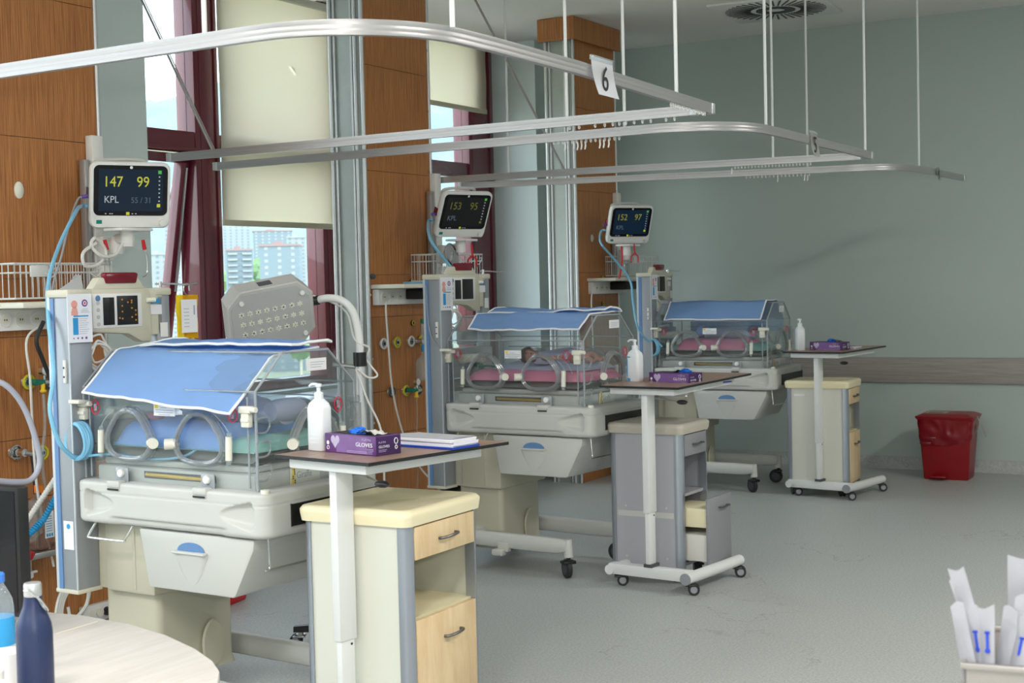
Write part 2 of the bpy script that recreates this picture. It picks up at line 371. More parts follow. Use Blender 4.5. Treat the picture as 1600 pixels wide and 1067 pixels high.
# windows: wide maroon-framed ribbon between the piers
win = struct(empty('window_1', (6.1, YG, SILL)))
def wl(b): b.b.transform(Matrix.Translation((-6.1, -YG, -SILL))); return b
def mull(x0, x1, name='mullion'):
    b = MB().box(x0, x1, YG-.07, YG+.09, SILL, ZC, .004)
    b.box(x0+.045, x0+.065, YG-.074, YG-.068, SILL, ZC).box(x0+(x1-x0)*.82, x0+(x1-x0)*.82+.012, YG-.078, YG-.068, SILL, ZC)
    wl(b).build(name, 'frame', win)
mull(6.97, 7.2); mull(8.28, 8.50); mull(10.32, 10.72); mull(6.1, 6.14)
wl(MB().box(6.14, 10.72, YG-.06, YG+.09, 2.50, 2.63, .004).box(6.14, 10.72, YG-.085, YG-.06, 2.50, 2.525, .003)).build('transom', 'frame', win)
wl(MB().box(6.14, 10.72, YG-.06, YG+.09, SILL, SILL+.07, .004)).build('bottom_rail', 'frame', win)
for a, b in ((6.14, 6.97), (7.2, 8.28), (8.5, 10.32)):
    wl(MB().box(a, b, YG, YG+.008, 2.63, ZC)).build('pane', 'glass', win, smooth=False)
for a, b in ((7.2, 8.28), (8.5, 10.32)):
    wl(MB().box(a, b, YG, YG+.008, SILL+.07, 2.50)).build('pane', 'glass', win, smooth=False)
# top-hung sash swung out
sx0, sx1, ang = 6.15, 6.96, R(10)
sm = Matrix.Translation((0, 0, 2.49-SILL)) @ Matrix.Rotation(ang, 4, 'X') @ Matrix.Translation((-6.1, 0, 0))
b = MB()
for q in ((sx0, sx0+.06, -1.5, 0), (sx1-.07, sx1, -1.5, 0), (sx0, sx1, -1.5, -1.43), (sx0, sx1, -.06, 0)): b.box(q[0], q[1], -.03, .04, q[2], q[3], .003, mtx=sm)
sash = b.build('sash', 'frame', win)
MB().box(sx0+.06, sx1-.07, 0, .008, -1.43, -.06, mtx=sm).build('sash_pane', 'glass', sash, smooth=False)
MB().cyl((6.90-6.1, .0, 1.58), (6.90-6.1, .17, 1.15), .008, n=8).cyl((6.94-6.1, -.01, 1.5), (6.94-6.1, .12, .7), .012, n=8).build('stay_arm', 'steel_dull', sash)
win2 = struct(empty('unseen_fill_window', (X0, YG, SILL)))  # unseen window added to let in side daylight from the left
for a in (X0, -1.2, .9, 3.08): MB().box(a-X0, a-X0+.12, -.07, .09, 0, ZC-SILL, .004).build('mullion', 'frame', win2)
MB().box(0, 3.2-X0, -.06, .09, 1.6, 1.73, .004).build('transom', 'frame', win2)
MB().box(.1, 3.1-X0, 0, .008, 0, ZC-SILL).build('pane', 'glass', win2, smooth=False)

# roller blinds
def blind(x0, x1, zb, label, chain):
    e = tag(empty('roller_blind', ((x0+x1)/2, 6.36, ZC-.06)), label, 'blind', None)
    hw_ = (x1-x0)/2; H = ZC-.06-zb
    def f(u, v):
        x = -hw_+2*hw_*u
        return Vector((x, .006*noise.noise(Vector((x*1.3, v*2, 3)))+.004*sin(v*9), -H*v))
    MB().grid(f, 14, 20, .0012).build('fabric', 'blind', e)
    MB().cyl((-hw_, 0, 0), (hw_, 0, 0), .028, n=20).build('roller_tube', 'cream', e)
    MB().box(-hw_, hw_, -.008, .008, -H-.035, -H+.005, .004).build('hem_bar', 'hem', e)
    if chain:
        c = MB()
        for k in range(130):
            z = -.05-k*.021
            for xx in (hw_+.05, hw_+.085): c.sphere((xx+.006*sin(k*.2), -.02, z), .004, n=6)
        c.build('bead_chain', 'whitecable', e)
    return e
blind(7.13, 8.37, 2.06, 'wide cream roller blind drawn down to mid window, left of the galvanised column side', True)
blind(8.75, 10.50, 3.09, 'short cream roller blind high in the window beyond the second wood column', False)

# ceiling diffuser and the added fill panels
v = tag(empty('ceiling_vent', (10.62, 3.80, ZC), R(4)), 'square white swirl air diffuser in the ceiling near the green wall', 'vent')
MB().box(-.42, .42, -.42, .42, -.018, 0, .006).build('face_plate', 'white', v)
sl = MB()
for k in range(40):
    a = 2*pi*k/40+.05
    for ra, rb in ((.07, .15), (.19, .385)) if k % 2 == 0 else ((.19, .385),):
        mt = Matrix.Rotation(a, 4, 'Z') @ Matrix.Rotation(R(0), 4, 'X')
        sl.box(ra, rb, -.007-.012*(rb < .2), .007+.012*(rb < .2), -.022, -.016, mtx=mt)
sl.build('slots', 'black', v, smooth=False)
for k, (x, y, e_) in enumerate(FILL_PANELS):
    o = empty('ceiling_fill_panel', (x, y, ZC)); tag(o, ['added fill panel on the ceiling straight above the photographer', 'added fill panel on the ceiling left of the photographer, near the windows', 'added fill panel on the ceiling right of the photographer, above the syringe trolley side', 'rearmost added fill panel on the ceiling, behind the photographer', 'added fill panel on the ceiling far right, out over the open floor'][k], 'ceiling light', 'added fill panels out of view')
    MB().box(-.63, .63, -.33, -.29, -.03, 0).box(-.63, .63, .29, .33, -.03, 0).box(-.63, -.59, -.33, .33, -.03, 0).box(.59, .63, -.33, .33, -.03, 0).build('frame', 'white', o)
    MB().box(-.59, .59, -.29, .29, -.012, -.004).build('diffuser', 'diffuser', o)

# ------------------------------------------------------------------ wood-faced service columns
def service_column(x0, label, collar=None):
    e = tag(empty('service_column', (x0, YF, 0)), label, 'wall column', 'wood-faced service columns along the window side')
    W, D = .735, .26
    cuts = [0, .66, .94, 1.41, 1.675, 2.325, 2.98, ZC-.001]
    for a, b_ in zip(cuts, cuts[1:]):
        MB().box(.012, W-.012, 0, .018, a+.0015, b_-.0015).build('wood_panel', 'wood', e, smooth=False)
    MB().box(.0, W, .018, D, 0, ZC-.001).build('core_box', 'galv', e, smooth=False)
    MB().cyl((.0, 0.0, 0), (.0, 0, ZC-.002), .013, n=12).cyl((-.004, .05, 0), (-.004, .05, ZC-.002), .012, n=12).cyl((-.006, .075, 0), (-.006, .075, ZC-.002), .009, n=10).build('front_edge_profile', 'alu', e)
    MB().cyl((-.004, D-.02, 0), (-.004, D-.02, ZC-.002), .013, n=12).cyl((-.006, D-.055, 0), (-.006, D-.055, ZC-.002), .008, n=10).build('rear_edge_profile', 'alu', e)
    MB().cyl((W, .0, 0), (W, 0, ZC-.002), .011, n=12).build('right_edge_profile', 'alu', e)
    s_ = MB()
    for k in range(9):
        for xx in (.018, W-.018):
            z = .35+k*.40; s_.cyl((xx, .002, z), (xx, -.006, z), .008, n=10)
    s_.build('screw_cap', 'steel', e)['kind'] = 'stuff'
    if collar:
        c = MB().box(-.035, W+.035, -.045, -.02, 3.50, ZC-.004, .002).box(-.06, -.035, -.045, D+.02, 3.50, ZC-.004, .002)
        c.build('collar', 'wood', e, smooth=False)
    return e
colA = service_column(4.265, 'wood-faced service column nearest the camera, at the left edge')
colB = service_column(7.18, 'middle wood-faced service column between the two roller blinds')
colC = service_column(9.975, 'far wood-faced service column with a boxed collar at the ceiling', True)
def gas_outlet(par, x, z, ring, label=None):
    g = MB().cyl((x, 0, z), (x, -.012, z), .034, .030, n=20).cyl((x, -.012, z), (x, -.020, z), .017, n=16)
    o = g.build('gas_outlet', 'steel', par)
    rg = MB(); rg.tube([(x+.030*cos(a), -.014, z+.030*sin(a)) for a in [k*pi/8 for k in range(16)]], .007, n=8, closed=True, straight=True)
    rg.build('colour_ring', ring, o)
    MB().cyl((x, -.0205, z), (x, -.0225, z), .009, n=12).build('socket_hole', 'black', o)
for col, lst in ((colA, [(.243, 1.20, 'yellow'), (.37, 1.19, 'darkgrey'), (.155, .885, 'steel'), (.306, .866, 'yellow')]),
                 (colB, [(.133, 1.241, 'white'), (.28, 1.242, 'yellow'), (.44, 1.242, 'white'), (.56, 1.242, 'yellow'), (.209, .931, 'darkgrey'), (.366, .927, 'yellow'), (.512, .925, 'darkgrey')])):
    for x, z, c in lst: gas_outlet(col, x, z, c)
for col, x, z, w_ in ((colA, .235, 2.08, .026), (colC, .26, 1.95, .02)):
    MB().lathe([(w_, 0), (w_, .006), (w_*.6, .014), (0, .016)], (x, -.001, z), sy=1.5, mtx=Matrix.Rotation(R(90), 4, 'X')).build('blanking_cap', 'cream', col)
MB().lathe([(.018, 0), (.018, .005), (0, .008)], (.05, -.001, 1.665), sx=1.5, mtx=Matrix.Rotation(R(90), 4, 'X')).build('grommet', 'darkgrey', colB)
for col, xx, zz in ((colA, .44, 1.37), (colB, .47, 1.63), (colB, .47, 1.36), (colC, .42, 1.63), (colC, .42, 1.42)):
    g = MB().cyl((xx, -.004, zz), (xx, -.012, zz), .018, n=14).build('small_port', 'black', col)
    rr = MB(); rr.tube([(xx+.014*cos(k*pi/6), -.013, zz+.014*sin(k*pi/6)) for k in range(12)], .003, n=6, closed=True, straight=True); rr.build('port_ring', 'yellow', g)
# low socket plate with black plug on the nearest column
so = MB().box(.50, .70, -.035, 0, .015, .10, .006).build('low_socket_strip', 'white', colA)
MB().cyl((.60, -.035, .058), (.60, -.043, .058), .022, n=16).cyl((.545, -.035, .058), (.545, -.043, .058), .020, n=16).build('socket_face', 'cream', so)
MB().cyl((.645, -.035, .055), (.645, -.075, .055), .022, .016, n=14).build('plug', 'black', so)

# wall shelf, sockets below, wire basket above, on each column
def shelf_unit(col, x0, x1, z, labels, depth=.26, base=.02):
    cx = (x0+x1)/2; hw_ = (x1-x0)/2
    e = tag(empty('wall_shelf', (cx, YF, z)), labels[0], 'shelf', 'cream shelves on the service columns')
    MB().box(-hw_, hw_, -depth, -.001, -.014, .014, .008).build('shelf_board', 'cream', e)
    MB().box(-hw_+.02, hw_-.02, -.05, -.002, -.115, -.016, .004).build('socket_strip', 'white', e)
    for k in range(3):
        x = -hw_+.075+k*.088
        s = MB().cyl((x, -.050, -.065), (x, -.055, -.065), .032, n=20).build('socket', 'white', e)
        MB().cyl((x, -.0551, -.065), (x, -.0555, -.065), .022, n=18).build('socket_recess', 'cream', s)
        MB().box(x-.008, x-.004, -.057, -.055, -.069, -.061).box(x+.004, x+.008, -.057, -.055, -.069, -.061).build('pin_hole', 'black', s)
    MB().box(-.02, hw_-.03, -.20, -.052, -.085, -.02, .008).build('black_adapter_box', 'black', e)
    return e
shelf_unit(colA, 4.28, 4.96, 1.555, ['cream shelf on the nearest wood column, white papers standing behind it'])
shelf_unit(colB, 7.20, 7.86, 1.60, ['cream shelf on the middle wood column above a white socket strip'])
shelf_unit(colC, 10.13, 10.80, 1.615, ['cream shelf on the far wood column in front of the green wall'])
def wire_basket(x0, x1, z0, z1, y0, label, sm_=False):
    e = tag(empty('wire_basket', (x0, YF, z0)), label, 'basket', 'white wire baskets above the column shelves')
    W, H, D = x1-x0, z1-z0, YF-y0; yf, yb = -D, -.03
    fr = MB()
    for z, r in ((H, .004), (0, .004), (H*.74, .003)):
        fr.tube([(0, yf, z), (W, yf, z), (W, yb, z), (0, yb, z)], r, n=6, closed=True, straight=True)
    fr.build('rim_wire', 'white_metal', e)
    bars = MB(); n = int(W/.032)
    for k in range(n+1):
        x = W*k/n; bars.tube([(x, yf, H), (x, yf, 0), (x, yb, 0), (x, yb, H)], .0022, n=5, straight=True)
    for k in range(5):
        y = yf+(yb-yf)*k/4
        for x in (0, W): bars.tube([(x, y, 0), (x, y, H)], .0022, n=5, straight=True)
    bars.build('cross_wires', 'white_metal', e)
    MB().box(W*.16, W*.34, yf-.008, yf+.004, H-.06, H-.008, .003).build('clamp_plate', 'white_metal', e)
    hk = MB()
    for x in (W*.42, W*.92): hk.tube([(x-.06, yf-.01, H*.72), (x-.03, yf-.015, H*.60), (x, yf-.015, H*.75), (x+.01, yf-.015, H*.86), (x-.02, yf-.015, H*.84)], .003, n=6)
    hk.build('wire_hook', 'white_metal', e)
    return e
wire_basket(4.30, 4.83, 1.585, 1.74, 5.05, 'white wire basket on the nearest wood column, left of the tallest monitor post')
wire_basket(7.62, 8.12, 1.63, 1.80, 4.98, 'white wire basket below the tilted middle monitor')
wire_basket(10.42, 10.98, 1.645, 1.80, 5.00, 'white wire basket below the far monitor, in front of the green wall')
o = MB(); rr = random.Random(3)
for k in range(7):
    mt = Matrix.Translation((4.60+.012*k, 5.02+.012*k, 1.572)) @ Matrix.Rotation(R(-28-4*k), 4, 'Y') @ Matrix.Rotation(R(rr.uniform(-8, 8)), 4, 'Z')
    o.box(-.07, .07, -.0008, .0008, 0, .10, mtx=mt @ Matrix.Rotation(R(20), 4, 'X'))
tag(o.build('paper_leaflets', 'paper', smooth=False), 'small white folded leaflets fanned on the nearest cream shelf', 'papers')
for k, (x, y, z, c) in enumerate(((7.44, 5.08, 1.615, 'bluehose'), (7.60, 5.06, 1.615, 'paper'))):
    tag(MB().box(-.07, .07, -.03, .03, 0, .012, .004).build('wrapped_package', c), ['flat blue wrapped package on the middle cream shelf', 'flat white wrapped package on the middle cream shelf'][k], 'package').location = (x, y, z)

# ------------------------------------------------------------------ monitors and their mounts
def monitor(n, pos, az, tilt, roll, hr, sp, dim, labels, post):
    # vertical rail on the column with an arm
    px_, pz0, pz1 = post
    mo = tag(empty('monitor_mount', (px_, YF, pz0)), labels[1], 'monitor mount', 'wall rails carrying the monitors')
    MB().box(-.035, .035, -.05, -.001, 0, pz1-pz0, .006).build('wall_rail', 'white', mo)
    MB().box(-.085, -.05, -.045, -.008, 0, pz1-pz0-.12, .003).box(-.066, -.062, -.048, -.044, 0, pz1-pz0-.12).build('side_rail', 'alu_paint', mo)
    zb = pos[2]-.21-pz0; ex, ey = pos[0]-px_, pos[1]-YF
    MB().box(-.035, .035, -.10, -.05, zb-.09, zb+.03, .008).cyl((0, -.10, zb-.02), (ex*.55, ey*.6, zb-.02), .026, n=14).cyl((ex*.55, ey*.6, zb-.06), (ex*.55, ey*.6, zb+.02), .034, n=18).build('lower_arm', 'white', mo)
    MB().cyl((ex*.55, ey*.6, zb+.01), (ex, ey+.04, zb+.01), .024, n=14).cyl((ex, ey+.03, zb-.03), (ex, ey+.03, zb+.05), .032, n=18).box(ex-.10, ex+.10, ey-.04, ey+.08, zb+.042, zb+.056, .004).build('upper_arm', 'white', mo)
    MB().box(-.03, .045, -.075, -.05, zb-.26, zb-.11, .004).build('module_box', 'white', mo)
    MB().cyl((.05, -.06, zb-.30), (.05, -.06, zb-.02), .006, n=8).build('chrome_hanger', 'steel', mo)
    e = empty('patient_monitor', pos); tag(e, labels[0], 'monitor', 'patient monitors over the incubators')
    n_ = Vector((cos(az)*cos(tilt), sin(az)*cos(tilt), -sin(tilt))); xr = Vector((0, 0, 1)).cross(n_).normalized(); yu = n_.cross(xr)
    k = Matrix((xr, yu, n_)).transposed().to_4x4(); k = k @ Matrix.Rotation(roll, 4, 'Z'); e.rotation_euler = k.to_euler()
    def loopz(hx, hy, r, z, cy=0): return [(x, y, z) for x, y in rrect(0, cy, hx, hy, r, 6)]
    MB().loops([loopz(.145, .115, .04, -.075), loopz(.178, .145, .04, -.045), loopz(.187, .155, .036, -.02), loopz(.187, .155, .036, .0), loopz(.182, .150, .033, .008)]).build('housing', 'white', e, recalc=True)
    MB().loops([loopz(.172, .117, .026, .006, .022), loopz(.172, .117, .026, .0105, .022)]).build('bezel', 'bezel', e, recalc=True)
    s = MB().box(-.150, .150, -.074, .122, .0105, .0112).build('screen', 'screen_dark' if dim else 'screen', e, smooth=False)
    y_, wg = ('dim_yellow_glow', 'dim_glow') if dim else (('yellow_glow', 'white_glow') if n == 0 else ('mid_yellow_glow', 'dim_glow'))
    def T(b_, sz, x, y, mt, **kw): text(b_, sz, Matrix.Translation((x, y, .0114)), mt, s, 'digits' if b_[0].isdigit() else 'lettering', **kw)
    T(hr, .070, -.130, .040, y_, sx=.88); T(sp, .070, .025, .040, y_, sx=.88)
    T('KPL', .046, -.125, -.035, wg, sx=.9)
    if n == 0: T('55 / 31', .038, .000, -.035, 'dim_glow', sx=.9)
    ic = MB().box(.126, .142, .102, .118, .0113, .0118)
    ic.build('green_icon', 'green_glow', s)
    MB().box(.122, .138, -.055, -.039, .0113, .0118).box(-.022, -.006, -.092, -.078, .0108, .0118, .003).build('yellow_icon', 'yellow_glow' if not dim else 'dim_yellow_glow', s)
    if dim: MB().box(-.022, -.008, -.091, -.079, .011, .012, .003).build('lit_button', 'yellow_glow', s)
    d_ = MB()
    for q in range(7): d_.box(.129, .136, .085-q*.019, .091-q*.019, .0113, .0117)
    for q in (-.12, -.10, -.09, .004, .02): d_.box(q, q+.007, -.088, -.084, .0113, .0117)
    d_.build('small_icon', 'white_glow', s)
    MB().cyl((0, .130, .010), (0, .130, .012), .007, n=16).build('round_badge', 'white', e)
    MB().cyl((.150, -.128, .004), (.150, -.128, .024), .017, n=24).build('knob', 'white', e)
    MB().box(-.158, -.132, -.134, -.116, .0075, .0085).build('teal_label', 'teal', e)
    MB().tube([(-.15, .10, -.07), (-.14, .150, -.055), (.05, .158, -.055), (.09, .13, -.07)], .009, n=8).build('carry_handle', 'deck', e)
    MB().box(-.19, -.184, -.02, .03, -.06, -.02, .002).build('side_ports', 'darkred' if n else 'darkgrey', e)
    MB().cyl((-.186, -.01, -.035), (-.215, -.015, -.035), .009, n=10).build('purple_connector', 'purple_plug', e)
    return e
monitor(0, (4.86, 4.90, 2.055), R(-120), R(11), R(0), '147', '99', False,
        ['white patient monitor with bright digits 147 and 99, nearest the camera', 'white wall rail and swivel arm behind the nearest monitor'], (4.945, 1.62, 2.36))
monitor(1, (7.68, 4.84, 2.045), R(-115), R(26), R(0), '153', '95', True,
        ['tilted white patient monitor with faint digits 153 and 95', 'white wall rail and swivel arm behind the tilted middle monitor'], (7.93, 1.62, 2.34))
monitor(2, (10.12, 4.84, 2.04), R(-126), R(20), R(0), '152', '97', False,
        ['white patient monitor showing 152 and 97 in front of the green wall', 'white wall rail and swivel arm behind the farthest monitor'], (10.66, 1.62, 2.33))

# ------------------------------------------------------------------ incubators (local frame: -X towards the camera side, +Y head end at the wall)
W, LF, LH = .322, .527, .456                 # half width, foot and head reach of the tray
HW, HF, HH, RW = .27, .446, .445, .125       # hood half width, foot, head, half width of the ridge
def caster(parent, x, y, top, r=.055, w_=.022, yaw=0, twin=False, name='caster', hub='darkgrey', fork='black'):
    e = empty(name, (x, y, 0), yaw); e.parent = parent
    ox = .022
    MB().cyl((0, 0, r*1.9), (0, 0, top), .012, n=12).cyl((0, 0, r*1.75), (0, 0, r*2.0), .022, n=16).box(-.022, ox+.012, -w_-.012, w_+.012, r*1.55, r*1.9, .006).build('fork', fork, e)
    for s_ in ((-1, 1) if twin else (0,)):
        y0_ = s_*w_*.75
        a, b_ = (y0_-w_*.42, y0_+w_*.42) if twin else (-w_/2, w_/2)
        MB().lathe([(r*.55, a), (r*.92, a), (r, a+.004), (r, b_-.004), (r*.92, b_), (r*.55, b_)], (ox, 0, r), 24, mtx=Matrix.Rotation(R(90), 4, 'X')).build('tyre', 'rubber', e)
        MB().cyl((ox, -b_-.003, r), (ox, -a+.003, r), r*.6, n=20).build('hub', hub, e)
    return e
def incubator(i, x, y, rz, zt, label):
    e = tag(empty('incubator', (x, y, 0), R(rz)), label, 'incubator', 'infant incubators in the bays')
    zb, zs, zr = zt-.163, zt+.353, zt+.484
    # base: two curved arms, cross beam, casters
    for sx in (-1, 1):
        b = MB(); xs = .284*sx
        az = .0 if i == 0 else .028
        prof = [(yy, lo+az, hi+az) for yy, lo, hi in ((.43, .118, .190), (.28, .112, .192), (.0, .108, .190), (-.20, .106, .188), (-.28, .108, .185), (-.335, .120, .180))]
        b.loops([[(xs+dx, yy, zz) for dx, zz in ((-.03, lo+.008), (-.022, lo), (.022, lo), (.03, lo+.008), (.03, hi-.012), (.018, hi), (-.018, hi), (-.03, hi-.012))] for yy, lo, hi in prof])
        b.cyl((xs, -.335, .118), (xs, -.335, .185+az), .026, .021, n=18)
        b.build('base_arm', 'inc', e, recalc=True, ang=50)
        caster(e, xs, -.335, .13, .052, .026, R(75+20*sx))
        caster(e, xs*.96, .40, .14, .052, .026, R(80))
    MB().box(-.30, .30, .27, .44, .115+az, .20+az, .02).build('cross_beam', 'inc', e)
    MB().box(-.36, -.31, .05, .12, .10, .135, .008).box(-.33, -.29, .03, .10, .12, .17, .006).build('foot_pedal', 'deck', e)
    # lift column and its cover
    b = MB(); rg = []
    for z, hx, y0_, y1_ in ((.105, .205, .14, .455), (.14, .20, .15, .45), (.33, .20, .15, .45), (.455, .20, .15, .45)):
        rg.append([(px_, py_, z) for px_, py_ in rrect(0, (y0_+y1_)/2, hx, (y1_-y0_)/2, .03, 4)])
    b.loops(rg); b.build('lift_column', 'inc_beige', e, recalc=True)
    b = MB().box(-.235, .235, .13, .40, .449, zb+.01, .012).box(-.215, .215, .38, .53, .449, zb+.01, .012).box(-.24, .24, .225, .245, .46, zb, .008)
    b.build('column_cover', 'inc_beige', e)
    MB().lathe([(.045, 0), (.06, .012), (.055, .02), (0, .022)], (.07, .152, .205), 20, sy=1.6, mtx=Matrix.Rotation(R(90), 4, 'X')).build('louvre_boss', 'inc_beige', e)
    # tray: ring mesh with scooped hand recesses on the long sides and on the foot end
    per = []
    rr_ = .045; nf = 130
    def side(ax, a, b_, fixed, n):
        return [((fixed, a+(b_-a)*k/n) if ax == 'y' else (a+(b_-a)*k/n, fixed)) for k in range(n)]
    per += side('y', LH-rr_, -LF+rr_, -W, nf)
    per += [(-W+rr_-rr_*cos(R(a)), -LF+rr_-rr_*sin(R(a))) for a in range(0, 90, 15)]
    per += side('x', -W+rr_, W-rr_, -LF, 40)
    per += [(W-rr_+rr_*sin(R(a)), -LF+rr_-rr_*cos(R(a))) for a in range(0, 90, 15)]
    per += side('y', -LF+rr_, LH-rr_, W, nf)
    per += [(W-rr_+rr_*cos(R(a)), LH-rr_+rr_*sin(R(a))) for a in range(0, 90, 15)]
    per += side('x', W-rr_, -W+rr_, LH, 16)
    per += [(-W+rr_-rr_*sin(R(a)), LH-rr_+rr_*cos(R(a))) for a in range(0, 90, 15)]
    def sstep(t): t = max(0, min(1, t)); return t*t*(3-2*t)
    rings = []; NZ = 34; H = zt-zb
    for q in range(NZ+1):
        f = q/NZ; z = zb+H*f; ring = []
        rnd = .022; ins = 0
        if f*H < rnd: ins = rnd-math.sqrt(max(0, rnd*rnd-(rnd-f*H)**2))
        if (1-f)*H < .012: ins = .012-math.sqrt(max(0, .012**2-(.012-(1-f)*H)**2))
        if .118 < f*H < .124: ins += .002
        for (px_, py_) in per:
            d = 0
            if abs(px_) > W-.004:
                for co, sg in ((.405, 1), (-.475, -1)):       # teardrop hand recesses: steep outer wall, running out to a point
                    u = (co-py_)*sg/.165; v_ = f*H-.082
                    if 0 < u < 1:
                        hh = .054*(1-u)**.55*min(1, u/.10)**.5+1e-4; q_ = 1-(v_/hh)**2
                        if q_ > 0: d = max(d, .034*sstep(u/.10)*(1-u)**.75*min(1, q_*1.6)**.7)
                if f*H < .036: d = max(d, .013*sstep((.036-f*H)/.008)*sstep((.28-py_)/.07)*sstep((py_+.36)/.07))
            k = 1-(ins)/max(abs(px_), .05) if ins else 1
            nx = px_*(1-ins/W) if ins else px_; ny = py_*(1-ins/.5) if ins else py_
            if d: nx -= math.copysign(d, nx)
            ring.append((nx, ny, z))
        rings.append(ring)
    MB().loops(rings).build('tray', 'inc', e, recalc=True, ang=55)
    MB().box(-.19, .30, -.46, -LF-.004, zb+.035, zt-.05, .002).build('foot_slot', 'black', e)
    b = MB().cyl((-.285, -LF+.03, zt-.012), (-.285, -LF+.03, zt+.012), .016, n=18)
    b.build('corner_knob', 'cream', e)
    for yy in (.235, -.215):
        t_ = MB().box(-W-.006, -W+.03, yy-.034, yy+.034, zt-.018, zt+.008, .005).build('latch_tab', 'inc', e)
        MB().box(-W-.0066, -W-.0058, yy-.03, yy+.03, zt-.028, zt-.021).build('latch_slot', 'black', t_)
    # bed deck with x-ray tray slot, foot fascia and tilt wedge
    b = MB().box(-.255, .255, -.42, .40, zt-.01, zt+.055, .01).box(-.235, .235, -.395, .385, zt+.055, zt+.085, .012)
    b.build('bed_deck', 'deck', e)
    MB().box(-.2565, -.252, -.23, .14, zt+.016, zt+.042).build('tray_slot', 'darkgrey', e)
    MB().cyl((-.258, .125, zt+.030), (-.258, -.20, zt+.026), .008, n=10).build('brass_rail', 'brass', e)
    MB().box(-.245, .245, -.410, .395, zt+.086, zt+.092, .002).build('black_gasket', 'black', e)
    MB().grid(lambda u, v: Vector((-.25+.5*u+0*v, -.405+.79*v, zt+.094+.028*max(0, 1-abs(u-.5)*2.0)**.3)), 12, 12, .008).build('mattress_tray', 'deck', e)
    # foot-end name plate
    pl = MB().box(-.075, .085, -LF+.098, -LF+.104, zt-.002, zt+.058, .002).build('name_plate', 'cream', e)
    fm = face_mtx((-.045, -LF+.0975, zt+.018), (1, 0, 0)); text('Giraffe', .036, fm, 'print', pl, sx=.85)
    g = MB().box(-.070, -.052, -LF+.0955, -LF+.0985, zt-.002, zt+.05, .003).sphere((-.062, -LF+.097, zt+.058), .010, sx=.9, sy=.3, sz=.8, n=10).box(-.075, -.070, -LF+.0955, -LF+.0985, zt-.002, zt+.02, .002)
    g.build('giraffe_mark', 'warnyellow', pl)
    b = MB(); rr3 = random.Random(2)
    for k in range(7): b.sphere((-.061+rr3.uniform(-.006, .006), -LF+.0952, zt+.004+k*.008), .0035, sy=.3, n=8)
    b.build('dark_spots', 'black', pl)
    # hood: acrylic canopy of 6 mm sheets
    h = empty('hood'); h.parent = e
    T_ = .006
    def sheet(p, q, y0_, y1_, name='sheet'):
        p, q = Vector(p), Vector(q); n_ = Vector((q.y-p.y, 0, -(q.x-p.x))).normalized()*T_
        P_, Q_ = Vector((p.x, 0, p.y)), Vector((q.x, 0, q.y))
        b_ = MB(); b_.loops([[(*(a_+Vector((0, yy, 0))),) for a_ in (P_, Q_, Q_+n_, P_+n_)] for yy in (y0_, y1_)])
        return b_.build(name, 'acrylic', h, smooth=False, recalc=True)
    sheet((-HW, zt+.002), (-HW, zs), -HF, HH, 'front_panel'); sheet((HW, zs), (HW, zt+.002), -HF, HH, 'rear_panel')
    sheet((-HW, zs), (-RW, zr), -HF, HH, 'slant_panel'); sheet((RW, zr), (HW, zs), -HF, HH, 'slant_panel'); sheet((-RW, zr), (RW, zr), -HF, HH, 'top_panel')
    endp = [(-HW, zt+.002), (-HW, zs), (-RW, zr), (RW, zr), (HW, zs), (HW, zt+.002)]
    MB().prism(endp, 'y', -HF-T_, -HF).build('foot_panel', 'acrylic', h, smooth=False)
    MB().prism(endp, 'y', HH, HH+T_).build('head_panel', 'acrylic', h, smooth=False)
    ed = MB()
    for yy in (-HF-.003, HH+.003):
        ed.tube([(a_, yy, c_) for a_, c_ in endp], .0055, n=6, straight=True)
    for a_, c_ in ((-HW, zs), (-RW, zr), (RW, zr), (HW, zs)): ed.tube([(a_, -HF, c_), (a_, HH, c_)], .0035, n=6, straight=True)
    ed.tube([(-HW, -HF+.035, zt+.01), (-HW, -HF+.035, zs-.02)], .004, n=6, straight=True)
    ed.tube([(-HW, HH-.03, zt+.01), (-HW, HH-.03, zs-.02)], .004, n=6, straight=True)
    ed.tube([(HW, HH-.05, zs-.06), (HW, -HF+.14, zs-.06), (HW, -HF+.06, zs-.10)], .003, n=6)
    ed.build('edge_trim', 'acrylic_edge', h)
    # portholes
    def ring(cx, cz, rx, rz_, plane, val, flip):
        pts = []
        for k in range(28):
            a = 2*pi*k/28; q_ = 1+.09*cos(3*a+pi/2)
            u, v_ = rx*q_*cos(a), rz_*q_*sin(a)
            pts.append((val, cx+u*flip, cz+v_) if plane == 'x' else (cx+u*flip, val, cz+v_))
        return pts
    def port(cx, plane, val, flip, knobdir):
        s_ = -1 if val < 0 else 1; cz = zt+.172; off = .012*s_
        b_ = MB()
        for o_, r_, kx in ((.006, .009, 1.0), (.018, .0075, .97), (.0, .004, 1.10), (.012, .004, .90)):
            b_.tube(ring(cx, cz, .118*kx, .094*kx, plane, val+s_*o_, flip), r_, n=8, closed=True, straight=True)
        p = b_.build('porthole', 'acrylic_ring', h)
        def P3(u, z, d): return (val+s_*d, cx+u, z) if plane == 'x' else (cx+u, val+s_*d, z)
        ku = .142*knobdir
        kb = MB().cyl(P3(ku-.018*knobdir, cz-.018, .008), P3(ku+.012*knobdir, cz-.018, .034), .020, n=18).cyl(P3(ku-.03*knobdir, cz-.018, .012), P3(ku, cz-.018, .016), .015, n=14)
        kb.build('latch_knob', 'cream', p)
        kh = -.150*knobdir
        hb = MB().cyl(P3(kh, cz-.065, .016), P3(kh-.004, cz+.02, .016), .0125, n=14); hb.build('hinge_cylinder', 'cream', p)
